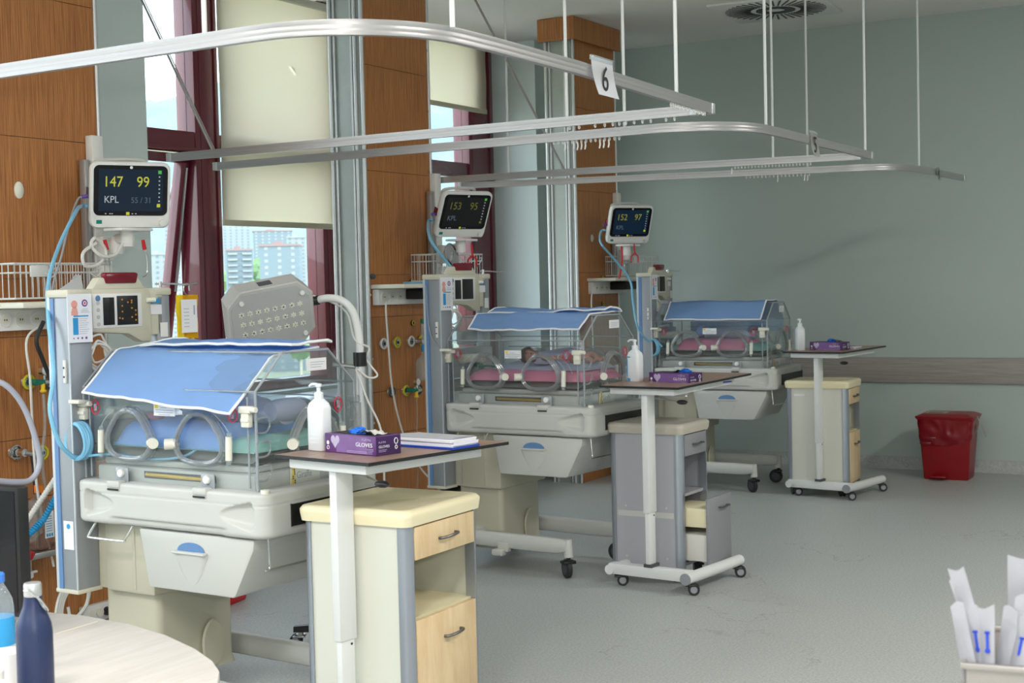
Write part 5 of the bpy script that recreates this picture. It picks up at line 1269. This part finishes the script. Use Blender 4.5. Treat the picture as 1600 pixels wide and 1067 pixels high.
# cables down the columns
def cable(name, pts, r, m_, label, cat='cable', n=7): return tag(MB().tube(pts, r, n=n).build(name, m_), label, cat)
cable('power_cable', [(4.50, 5.10, 1.47), at(42, 530, y=5.10), at(47, 590, y=5.10), at(50, 650, y=5.10), at(54, 720, y=5.10), at(62, 790, y=5.1), at(84, 885, y=5.1)], .006, 'whitecable', 'thin white cable hanging down the nearest wood column')
cable('black_cable', [(4.46, 5.06, 1.48), at(57, 532, y=5.06), at(66, 560, y=5.08), at(80, 595, y=5.1)], .010, 'rubber', 'black cable dropping from the adapter box on the nearest column')
cable('power_cable', [(7.30, 5.17, 1.53), at(603, 480, y=5.12), at(607, 540, y=5.1), at(612, 600, y=5.1), at(622, 650, y=5.08), at(635, 690, y=5.05), at(660, 735, y=4.95), at(690, 762, y=4.8)], .006, 'whitecable', 'white power cable curving down the middle wood column')
cable('power_cable', [(10.10, 5.17, 1.54), at(924, 470, y=5.15), at(926, 520, y=5.15), at(930, 600, y=5.15), (10.22, 5.12, .45), (10.26, 5.05, .012)], .006, 'whitecable', 'thin white cable below the far cream shelf')
cable('sensor_cable', [MP(mons[0], (-.21, -.015, -.035)), MP(mons[0], (-.235, -.03, -.035)), at(108, 350, y=4.95), at(96, 400, y=4.97), at(84, 440, y=4.98), at(80, 470, y=4.98)], .005, 'greycable', 'thin grey sensor cable from the purple plug of the nearest monitor')
for k, (pts, lab) in enumerate((([L2W(1, (-.333, .545, 1.60)), L2W(1, (-.332, .540, 1.45)), L2W(1, (-.332, .525, 1.33)), L2W(1, (-.33, .49, 1.27)), L2W(1, (-.32, .455, 1.245))], 'thin grey cable on the blue-striped upright of the middle incubator'),)):
    cable('sensor_cable', pts, .004, 'greycable', lab)
cable('white_cable_loops', [at(150, 380, y=4.9), at(130, 395, y=4.9), at(133, 415, y=4.9), at(152, 414, y=4.9), at(165, 400, y=4.9), at(162, 385, y=4.9), at(148, 372, y=4.9), at(143, 385, y=4.9), at(160, 400, y=4.88), at(180, 398, y=4.88), at(192, 380, y=4.88)], .008, 'whitecable', 'white cable looped under the nearest monitor')
for x, y, z, lab in ((4.72, 4.92, 1.82, 'red-tipped clip hanging under the nearest monitor, left one'), (4.90, 4.86, 1.82, 'red-tipped clip hanging under the nearest monitor, right one')):
    e = tag(empty('sensor_clip', (x, y, z)), lab, 'sensor clip'); MB().cyl((0, 0, -.02), (-.01, 0, .025), .010, .008, n=10).build('red_grip', 'brightred', e)
    MB().tube([(0, 0, -.02), (.012, 0, -.06), (.010, 0, -.13), (-.02, 0, -.15)], .0028, n=6).build('wire', 'steel', e)
MB_ = MB().tube([(0, 0, .10), (.004, 0, .03), (-.022, 0, .0), (-.026, 0, -.05)], .006, n=7).tube([(0, 0, .10), (.006, 0, .03), (.028, 0, .0), (.028, 0, -.05)], .006, n=7)
for p, lab in (((7.70, 4.80, 1.76), 'red forked cable hanging under the tilted middle monitor'), ((10.10, 4.80, 1.79), 'red forked cable hanging under the far monitor')):
    if lab.startswith('red forked cable hanging under the t'): rc = MB_.build('sensor_fork', 'brightred'); q = rc
    else: q = rc.copy(); COL.objects.link(q)
    q.location = p; q.rotation_euler = (0, 0, R(-60)); tag(q, lab, 'sensor cable')
cable('red_cable', [(9.98, 4.85, 1.87), (9.985, 4.85, 1.75), (9.99, 4.88, 1.62)], .007, 'brightred', 'straight red cable beside the basket under the far monitor')
o = MB()
for q in range(5): o.tube([(7.60+.05*cos(a)+.01*q, 4.90, 1.80+.06*sin(a)-.008*q) for a in [2*pi*k/10 for k in range(10)]], .008, n=6, closed=True, sub=2)
tag(o.build('cable_bundle', 'greycable'), 'grey cable bundle under the tilted middle monitor', 'cable')
# corrugated hoses, suction jar and spray bottle low on the nearest column
def corr(name, pts, r, m_, label):
    P = [Vector(p) for p in pts]; b = MB(); b.tube(P, r*.86, n=10); L_ = []
    for a, c in zip(P, P[1:]):
        n_ = max(2, int((c-a).length/.012))
        for k in range(n_): L_.append((a+(c-a)*k/n_, (c-a).normalized()))
    for p, d in L_: b.cyl(p-d*.003, p+d*.003, r, n=12)
    return tag(b.build(name, m_), label, 'hose')
corr('corrugated_hose', [at(104, 722, y=4.75), at(75, 765, y=4.85), at(48, 805, y=4.9), at(20, 842, y=4.9), at(5, 862, y=4.9)], .013, 'whitecable', 'white ribbed hose rising behind the nearest upright')
corr('corrugated_hose', [at(104, 745, y=4.75), at(88, 775, y=4.85), at(68, 812, y=4.9), at(45, 835, y=4.9), at(20, 845, y=4.9), at(0, 846, y=4.9)], .014, 'bluehose2', 'bright blue ribbed hose curving beside the white ribbed one')
e = tag(empty('suction_jar', (4.27, 5.06, .20)), 'clear suction jar with a red lid on the nearest wood column', 'jar')
MB().lathe([(.045, 0), (.048, .01), (.056, .20), (.056, .235)], n=24).build('jar', 'clear_plastic', e)
MB().lathe([(.062, .232), (.066, .240), (.066, .262), (.05, .270), (.02, .272)], n=24).box(.055, .085, -.012, .012, .236, .252, .004).build('red_lid', 'brightred', e)
MB().cyl((.02, 0, .27), (.01, 0, .33), .014, n=12).build('yellow_spout', 'warnyellow', e)
MB().lathe([(.0585, .150), (.0615, .151), (.0615, .176), (.0585, .177)], n=24).box(.055, .10, -.006, .006, .158, .168, .002).box(-.02, .02, .055, .155, .155, .172, .003).build('bracket_ring', 'white', e)
e = tag(empty('tubing_bag', (4.36, 5.10, .52)), 'crumpled clear bag of tubing by the spray bottle', 'bag')
MB().grid(lambda u, v: Vector((-.06+.13*u, -.02+.02*noise.noise(Vector((u*4, v*4, 1))), .16-.22*v*(1-.3*u))), 10, 10, .004).build('clear_film', 'clear_plastic', e)
e = tag(empty('cleaning_bottle', (4.455, 5.125, .445)), 'translucent amber bottle with orange cap behind the ribbed hoses', 'bottle')
MB().loops([[(x, y, z) for x, y in rrect(0, 0, hx, hy, min(hx, hy)*.5, 4)] for z, hx, hy in ((0, .045, .030), (.01, .052, .036), (.20, .052, .036), (.235, .030, .024), (.25, .018, .018), (.26, .018, .018))]).build('bottle', 'amber', e, recalc=True)
MB().cyl((0, 0, .258), (0, 0, .290), .022, n=18).build('orange_cap', mat('orange_cap', (.85, .22, .02), .4), e)
MB().box(-.006, .046, -.0385, -.0365, .05, .17).build('white_label', 'paper', e, smooth=False)
b = MB()
for q in range(7): b.box(.0, .034, -.0392, -.0386, .08+.011*q, .083+.011*q)
b.box(.0, .010, -.0392, -.0386, .056, .070).box(.014, .024, -.0392, -.0386, .056, .070).box(.028, .038, -.0392, -.0386, .056, .070).build('label_print', 'printblue', e)
st = MB().box(4.30, 4.62, 5.06, YF-.002, .415, .442, .004)
tag(st.build('equipment_rail', 'steel_dull'), 'horizontal steel rail holding the amber bottle on the nearest column', 'rail')
b = MB()
for q in range(4): b.tube([(4.48+.01*q, 4.98-.01*q, .33), (4.40+.012*q, 4.97, .22), (4.385+.014*q, 4.97, .08+.01*q), (4.45+.01*q, 4.97, .03), (4.475, 4.97, .10), (4.46, 4.97, .19)], .007, n=7)
tag(b.build('coiled_white_tubes', 'whitecable'), 'coil of white tubes hanging behind the foot of the nearest upright', 'tube')
cable('floor_cable', [at(140, 920, y=4.95), at(135, 945, y=4.95), at(122, 962, y=4.98), at(108, 975, y=5.0)], .009, 'whitecable', 'white cable below the nearest upright, by the low socket strip')
# humidifier bottle and flowmeter on the middle column
e = tag(empty('humidifier_bottle', (7.665, YF-.075, .985)), 'clear humidifier bottle and flowmeter on the middle wood column', 'humidifier')
MB().loops([[(x, y, z) for x, y in rrect(0, 0, hx, hy, min(hx, hy)*.5, 4)] for z, hx, hy in ((0, .045, .030), (.01, .055, .036), (.12, .055, .036), (.15, .03, .024), (.165, .012, .012), (.20, .012, .012))]).build('water_bottle', 'clear_plastic', e, recalc=True)
MB().cyl((0, 0, .19), (0, 0, .235), .013, n=14).build('blue_coupling', 'printblue', e)
MB().cyl((0, 0, .24), (0, 0, .40), .014, n=16).build('flow_tube', 'clear_plastic', e)
MB().cyl((0, 0, .37), (0, 0, .40), .0145, n=16).build('green_tip', 'greenvalve', e)
MB().cyl((0, -.0, .255), (0, .052, .255), .018, n=14).cyl((.0, 0, .255), (.05, 0, .255), .011, n=12).build('valve_body', 'steel', e)
MB().box(.0, .045, -.038, -.0365, .045, .095).build('white_label', 'paper', e, smooth=False)

# ------------------------------------------------------------------ worktop under the window with its clutter
e = tag(empty('window_worktop', (6.2, 5.78, 0)), 'grey worktop with steel surface running under the window behind the incubators', 'counter')
MB().box(-.05, 4.50, .0, .518, .845, .875, .004).build('steel_top', 'steel_dull', e)
for k, (a, c) in enumerate(((0, .9), (1.8, 2.6), (2.6, 3.4), (3.4, 4.45))):
    f = MB().box(a+.004, c-.004, .03, .50, .08, .843, .003).build('cupboard_carcass', 'locker_grey', e)
    MB().box(a+.01, c-.01, .012, .03, .10, .83, .002).build('cupboard_door', 'deck', f)
def bowl_box(name, loc, sx, sy, sz, m_, label, cat):
    o = MB().loops([[(x, y, z) for x, y in rrect(0, 0, a, b_, .012, 3)] for z, a, b_ in ((0, sx*.9, sy*.9), (sz, sx, sy), (sz, sx-.006, sy-.006), (.006, sx*.9-.006, sy*.9-.006))])
    o = o.build(name, m_, recalc=True); o.location = loc; return tag(o, label, cat)
o = MB().box(-.05, .05, -.05, .05, 0, .115, .006).build('sharps_box', 'warnyellow'); o.location = (6.62, 5.93, .876); tag(o, 'small yellow sharps box under a grey box on the window worktop', 'box')
o = MB().box(-.11, .10, -.07, .07, 0, .05, .004).build('grey_box', 'lamp_grey'); o.location = (6.60, 5.94, .992); tag(o, 'grey box lying on the yellow sharps box by the window', 'box')
o = MB().box(-.12, .14, -.05, .05, 0, .025, .006).build('red_folder', 'brightred'); o.location = (6.66, 5.95, 1.043); tag(o, 'red flat case on the grey box by the window', 'case')
bowl_box('clear_tray', (6.95, 6.0, .876), .20, .12, .05, 'clear_plastic', 'clear shallow tray on the window worktop behind the nearest hood', 'tray')
o = MB().grid(lambda u, v: Vector((-.14+.28*u, -.07+.14*v, .0+.02*abs(noise.noise(Vector((u*5, v*5, 2)))))), 10, 8, .004).build('blue_wrap', mat('pale_blue_wrap', (.45, .62, .82), .5)); o.location = (6.95, 6.0, .925); tag(o, 'pale blue wrapping lying in the clear tray by the window', 'wrapping')
o = MB().box(-.06, .06, -.05, .05, 0, .10, .006).build('sharps_box', 'warnyellow'); o.location = (9.2, 5.93, .876); tag(o, 'yellow box on the window worktop behind the middle incubator', 'box')
bowl_box('white_basin', (9.0, 6.02, .876), .16, .11, .07, 'white', 'white basin on the window worktop behind the middle incubator', 'basin')
o = MB().box(-.10, .10, -.08, .08, 0, .10, .006).build('supply_box', 'greenvalve'); o.location = (8.35, 5.98, .876); tag(o, 'dark green box on the window worktop, seen through the middle incubator', 'box')
e = tag(empty('red_case', (5.42, 4.98, 0), R(10)), 'red and black case on the floor behind the nearest incubator base', 'case')
MB().box(-.16, .16, -.10, .10, 0, .09, .012).build('red_shell', 'brightred', e); MB().box(-.16, .16, -.10, .10, .092, .15, .012).build('black_cover', 'black', e)
e = tag(empty('red_case', (8.28, 5.0, 0), R(6)), 'red case on the floor behind the middle incubator column', 'case')
MB().box(-.16, .10, -.10, .10, 0, .12, .012).build('red_shell', 'brightred', e)

# ------------------------------------------------------------------ nurses' desk in the near left corner with its things
e = tag(empty('desk', (1.9, 2.8, 0)), 'pale rounded desk in the near left corner', 'desk')
out = [at(85, 957, z=.75), at(130, 961, z=.75), at(200, 974, z=.75), at(260, 992, z=.75), at(305, 1013, z=.75), at(332, 1032, z=.75), at(343, 1048, z=.75), at(340, 1068, z=.75), at(318, 1092, z=.75), at(270, 1122, z=.75)]
poly = [(2.60, 3.9), (2.62, 3.3)]+[(p.x, p.y) for p in out]+[(1.75, 1.88), (1.2, 1.95), (1.2, 3.9)]
poly = [(x-1.9, y-2.8) for x, y in poly]
MB().prism(poly, 'z', .722, .75, .003).build('desktop', 'desk', e)
MB().prism([(x*.995, y*.995) for x, y in poly], 'z', .7215, .722).build('underside', 'lid_cream', e)
for x, y in ((.42, .9), (.30, -.55), (-.5, -.6), (-.5, .9)): MB().cyl((x, y, 0), (x, y, .72), .025, n=16).build('leg', 'white_metal', e)
a = at(88, 990, z=.7504); c = at(152, 971, z=.7504)
MB().tube([a-Vector((1.9, 2.8, 0)), c-Vector((1.9, 2.8, 0))], .0012, n=4, straight=True).build('joint_line', 'hem', e)
bx, by = 2.014, 2.347
e = tag(empty('drinking_bottle', (bx, by, .7505)), 'navy blue metal drinking bottle with a steel cap on the desk', 'bottle')
MB().lathe([(.030, 0), (.036, .002), (.0365, .010)], n=32).build('steel_base', 'steel_dull', e)
MB().lathe([(.0365, .0105), (.037, .012), (.037, .150), (.035, .168), (.029, .185), (.021, .205), (.0185, .220), (.0185, .226)], n=36).build('painted_body', 'navy', e)
MB().lathe([(.0175, .2265), (.018, .228), (.018, .250), (.0165, .254), (0, .255)], n=28).build('steel_cap', 'alu', e)
MB().tube([(-.018, .004, .240), (-.020, -.014, .241), (-.010, -.030, .225), (.004, -.034, .205), (.010, -.030, .196), (.004, -.024, .205), (-.002, -.018, .222)], .0025, n=8).build('carry_loop', 'steel', e)
e = tag(empty('water_bottle', (2.155, 2.625, .7505)), 'clear plastic water bottle with a blue cap on the desk', 'bottle')
MB().lathe([(.028, 0), (.033, .006), (.033, .05), (.031, .055), (.033, .060), (.033, .145), (.030, .165), (.018, .190), (.0125, .200), (.0125, .206)], n=28).build('bottle', 'clear_plastic', e)
MB().lathe([(.0335, .062), (.0337, .063), (.0337, .125), (.0335, .126)], n=28).build('blue_label', 'printblue', e)
MB().box(-.0344, -.0338, -.012, .012, .070, .118).box(-.030, -.0245, -.026, -.0225, .075, .10).build('label_print', 'whiteprint', e)
MB().lathe([(.0145, .204), (.0155, .206), (.0155, .222), (.013, .225), (0, .2255)], n=24).build('blue_cap', mat('blue_cap', (.05, .22, .75), .4), e)
def mug(x, y, rz, label):
    e = tag(empty('white_mug', (x, y, .7505), R(rz)), label, 'mug', 'white mugs on the desk')
    MB().lathe([(.030, 0), (.036, .004), (.038, .09), (.038, .095), (.035, .095), (.033, .01), (0, .008)], n=28).build('cup', 'white', e)
    MB().tube([(.036, 0, .075), (.058, 0, .072), (.062, 0, .045), (.050, 0, .026), (.036, 0, .024)], .006, n=8).build('handle', 'white', e)
    return e
mug(2.03, 2.455, -60, 'white mug partly hidden by the navy bottle'); mug(1.90, 2.365, -80, 'white mug at the very left edge, nearest the camera')
e = tag(empty('desk_monitor', (2.40, 3.09, .7505), R(2)), 'black desktop screen at the left edge of the picture', 'monitor')
MB().box(-.018, .018, -.262, .262, .05, .376, .006).build('casing', 'black', e); MB().box(-.0195, -.0185, -.25, .25, .065, .365).build('display', 'bezel', e)
MB().box(-.07, .09, -.12, .12, 0, .012, .004).box(.018, .035, -.03, .03, .01, .16, .003).build('stand', 'black', e)

# ------------------------------------------------------------------ steel tray of wrapped syringes, near right corner
e = tag(empty('instrument_cart', (2.45, .36, 0)), 'steel trolley below the syringe tray, near right corner', 'trolley')
MB().box(-.28, .28, -.30, .24, .845, .865, .004).box(-.27, .27, -.29, .23, .25, .265, .004).build('shelves', 'tray_steel', e)
for x, y in ((-.25, -.27), (.25, -.27), (-.25, .21), (.25, .21)): MB().cyl((x, y, .09), (x, y, .845), .012, n=12).build('leg', 'steel_dull', e); caster(e, x, y, .10, .04, .02)
tx, ty = 2.36, .40
e = tag(empty('syringe_tray', (2.245, .513, .8655), R(8)), 'open stainless steel box full of wrapped syringes, near right corner', 'tray')
b = MB().box(0, .26, -.28, .0, 0, .004).box(0, .003, -.28, 0, 0, .128).box(.257, .26, -.28, 0, 0, .128).box(0, .26, -.28, -.277, 0, .128).box(0, .26, -.003, 0, 0, .128)
b.box(-.006, .004, -.284, .004, .118, .128, .002).box(-.004, .264, -.002, .006, .118, .128, .002).box(.255, .266, -.284, .004, .118, .128, .002).build('steel_box', 'tray_steel', e)
tm_ = e.matrix_basis
r7 = random.Random(11)
TR = Matrix.Translation((2.245, .513, .8655)) @ Matrix.Rotation(R(8), 4, 'Z')
sy = None
spec = [(-.036, .016, -11, .212, 8), (-.047, .026, -8, .205, -8), (-.050, .012, -1, .208, 4), (-.068, .085, -17, .262, 2), (-.075, .11, -20, .240, -6), (-.058, .030, 8, .206, 12), (-.076, .045, 8, .222, -4), (-.070, .014, 13, .204, 8),
        (-.092, .020, 13, .200, -6), (-.100, .13, 2, .268, 0), (-.135, .10, -2, .262, 6), (-.110, .030, 10, .208, 14), (-.135, .05, 12, .206, 3), (-.160, .03, 6, .205, 5), (-.18, .06, -4, .215, 3), (-.205, .04, 8, .20, -3)]
names = ['leftmost wrapped syringe in the steel box, leaning left', 'wrapped syringe beside the leftmost one', 'upright wrapped syringe, third from the left in the front row', 'tall plain wrapper leaning left behind the front syringes', 'thin wrapper leaning farthest left behind the front syringes', 'wrapped syringe leaning right, middle of the front row']
for k, (y, x, lean, h, tw) in enumerate(spec):
    ln = R(lean*.9); y = y*.80+.004
    mt = TR @ Matrix.Translation((x, y, .006)) @ Matrix.Rotation(ln, 4, 'X') @ Matrix.Rotation(R(tw+90), 4, 'Z')
    w_ = .0115 if k not in (9, 10) else .024
    def pk(u, v_, w_=w_, h=h, k=k):
        xx = (u-.5)*2*w_; bul = .006*(1-(2*u-1)**2)*(v_ < .82)
        z = h*v_; tear = (v_ > .97)*.004*sin(u*4+k)
        return Vector((xx*(1+.1*sin(v_*5+k)), -bul+.004*sin(v_*4+k)+.02*max(0, v_-.75)*sin(k*2.1), z+tear))
    o = MB().grid(pk, 8, 16, .0022).build('wrapped_syringe', 'pack')
    o.matrix_basis = mt
    tag(o, names[k] if k < 6 else 'wide plain white wrapper standing tallest at the back of the steel box' if k in (9, 10) else 'white wrapped syringe with a blue printed mark, in the right part of the steel box', 'syringe', 'wrapped syringes in the steel box')
    if k not in (3, 4, 9, 10): MB().box(-.0022, .0022, .0066-.014, .0072-.014, h*.66, h*.66+.030).cyl((0, -.0072, h*.66), (0, -.0079, h*.66), .0042, n=10).box(-.004, .004, .0066-.014, .0072-.014, h*.66+.027, h*.66+.031).build('blue_plunger_mark', 'syringe_blue', o)

# ------------------------------------------------------------------ the town outside, far below
GZ = -42
struct(MB().box(-400, 2600, 30, 3200, GZ-2, GZ).build('ground', mat('dry_grass_ground', (.29, .31, .21), .9, var=.25, vs=.02), smooth=False))
def ridge(u, v_):
    az = u; px_ = 2222.2*math.tan(YAW-az)+800
    D = 1500+900*v_
    top = (433-(190-(px_-200)*.30 if px_ < 620 else 80+(px_-620)*.02))/2222.2*D*1.1
    base = GZ-CAMH; n_ = noise.noise(Vector((az*14, v_*2, 1)))*40+noise.noise(Vector((az*60, v_*6, 3)))*16
    z = CAMH+base+(max(top, 40)+n_-base)*min(1, v_*1.3)**.8
    return Vector((D*cos(az), D*sin(az), z))
hill = MB().grid(lambda u, v_: ridge(R(24+50*u), v_), 120, 24).build('mountain', mat('haze_tinted_mountain', (.20, .28, .31), .95, var=.3, vs=.012)); tag(hill, 'long hazy blue-green mountainside beyond the town', 'mountain')  # aerial haze is put into the mountain's pale blue-green colour
M['render_pale'] = mat('pale_render', (.31, .34, .34), .9); M['render_grey'] = mat('blue_grey_render', (.21, .26, .29), .9); M['roofred'] = mat('red_roof_trim', (.34, .23, .22), .9)  # town colours paled to carry the distance haze, glass and foliage too
M['winblue'] = mat('far_window_glass', (.17, .23, .26), .5); M['balcony'] = mat('white_balcony', (.36, .37, .37), .9); M['leaf'] = mat('far_foliage', (.17, .27, .13), .95, var=.3, vs=.4)
def tower(u, d, wpx, vtop, style, label, rot=0):
    d *= 2.5; c = at(u, 445, d=d); wd = wpx/2222.2*d; top = CAMH+(452-vtop-(u-440)*.02)/2222.2*d
    az = math.atan2(c.y, c.x); e = tag(empty('apartment_tower', (c.x, c.y, GZ), az-R(90)+R(rot)), label, 'building', 'apartment towers of the town outside')
    H = top-GZ; hw_ = wd/2; D_ = wd*.8
    main = {'dark': 'render_grey', 'grey': 'render_grey'}.get(style, 'render_pale')
    MB().box(-hw_, hw_, 0, D_, 0, H).build('walls', main, e, smooth=False)
    MB().box(-hw_*1.04, hw_*1.04, -.6, D_+.6, H, H+1.0).box(-hw_*.35, hw_*.1, D_*.3, D_*.7, H, H+2.6).build('roof', 'roofred' if style != 'pale' else 'balcony', e, smooth=False)
    fl = max(5, int(H/3.2)); n = max(3, min(9, int(wd/5.5)))
    wdw = None
    if style == 'dark':
        b = MB()
        for f in range(fl):
            for sx in (-1, 1): b.box(sx*hw_*.55-hw_*.36, sx*hw_*.55+hw_*.36, -1.4, 0, 1+f*H/fl, 2.0+f*H/fl)
        b.build('balconies', 'balcony', e, smooth=False)
    b = MB()
    for f in range(fl):
        for q in range(n):
            x = -hw_+wd*(q+.5)/n; b.box(x-.9, x+.9, -.12, .02, 1.4+f*H/fl, 2.9+f*H/fl)
    b.build('windows', 'winblue' if style != 'grey' else 'balcony', e, smooth=False)
    return e
tower(376, 330, 40, 392, 'dark', 'banded tower with white balconies seen below the wide blind, left one', 4)
tower(438, 300, 62, 385, 'grey', 'blue-grey block with paired windows right of the banded tower', -6)
tower(372, 620, 44, 340, 'pale', 'tall pale tower with small windows rising behind the banded one')
tower(428, 560, 60, 362, 'grey', 'grey tower standing behind the blue-grey block')
tower(465, 480, 30, 372, 'pale', 'pale slab at the right of the blue-grey block')
tower(247, 360, 34, 398, 'pale', 'pale tower under the nearest monitor, left window')
tower(272, 440, 26, 352, 'pale', 'taller pale tower by the sash of the left window')
tower(524, 420, 22, 372, 'grey', 'narrow grey tower between the wide blind and the middle column')
tower(536, 640, 26, 330, 'pale', 'distant pale tower right of the bead chain')
tower(700, 430, 40, 395, 'pale', 'pale tower seen past the tilted middle monitor')
for k, (u, v_, d, r) in enumerate(((404, 420, 420, 8), (408, 440, 380, 8), (400, 455, 360, 7), (348, 440, 420, 8), (530, 505, 300, 7), (524, 520, 260, 6), (540, 512, 330, 8), (350, 500, 300, 7), (392, 520, 260, 6), (470, 545, 240, 5), (250, 470, 380, 8))):
    d *= 2.2; r *= .8; c = at(u, v_, d=d)
    def tr(a_, b_, r=r, k=k):
        al, be = 2*pi*a_, pi*b_-pi/2; dd = Vector((cos(al)*cos(be), sin(al)*cos(be), sin(be))); q = r*(1+.35*noise.noise(dd*2.2+Vector((k, 0, 0))))
        return dd*q+Vector((0, 0, 0))
    h = c.z-GZ
    e = tag(empty('tree', (c.x, c.y, GZ)), ['green tree between the banded tower and the blue-grey block', 'rounded green tree below the first one between two towers', 'lowest green tree between the two near towers', 'green tree left of the banded tower', 'green tree low beside the bead chain', 'small green tree under the one by the bead chain', 'green tree right of the bead chain', 'green tree at the foot of the banded tower', 'green tree below the banded tower, behind the lamp', 'small bush near the worktop edge of the view', 'green tree low in the left window'][k], 'tree', 'trees of the town outside')
    b = MB().grid(tr, 20, 12); b.b.transform(Matrix.Translation((0, 0, h))); b.build('crown', 'leaf', e)
    MB().cyl((0, 0, 0), (0, 0, h), .5, n=8).build('trunk', 'hem', e)
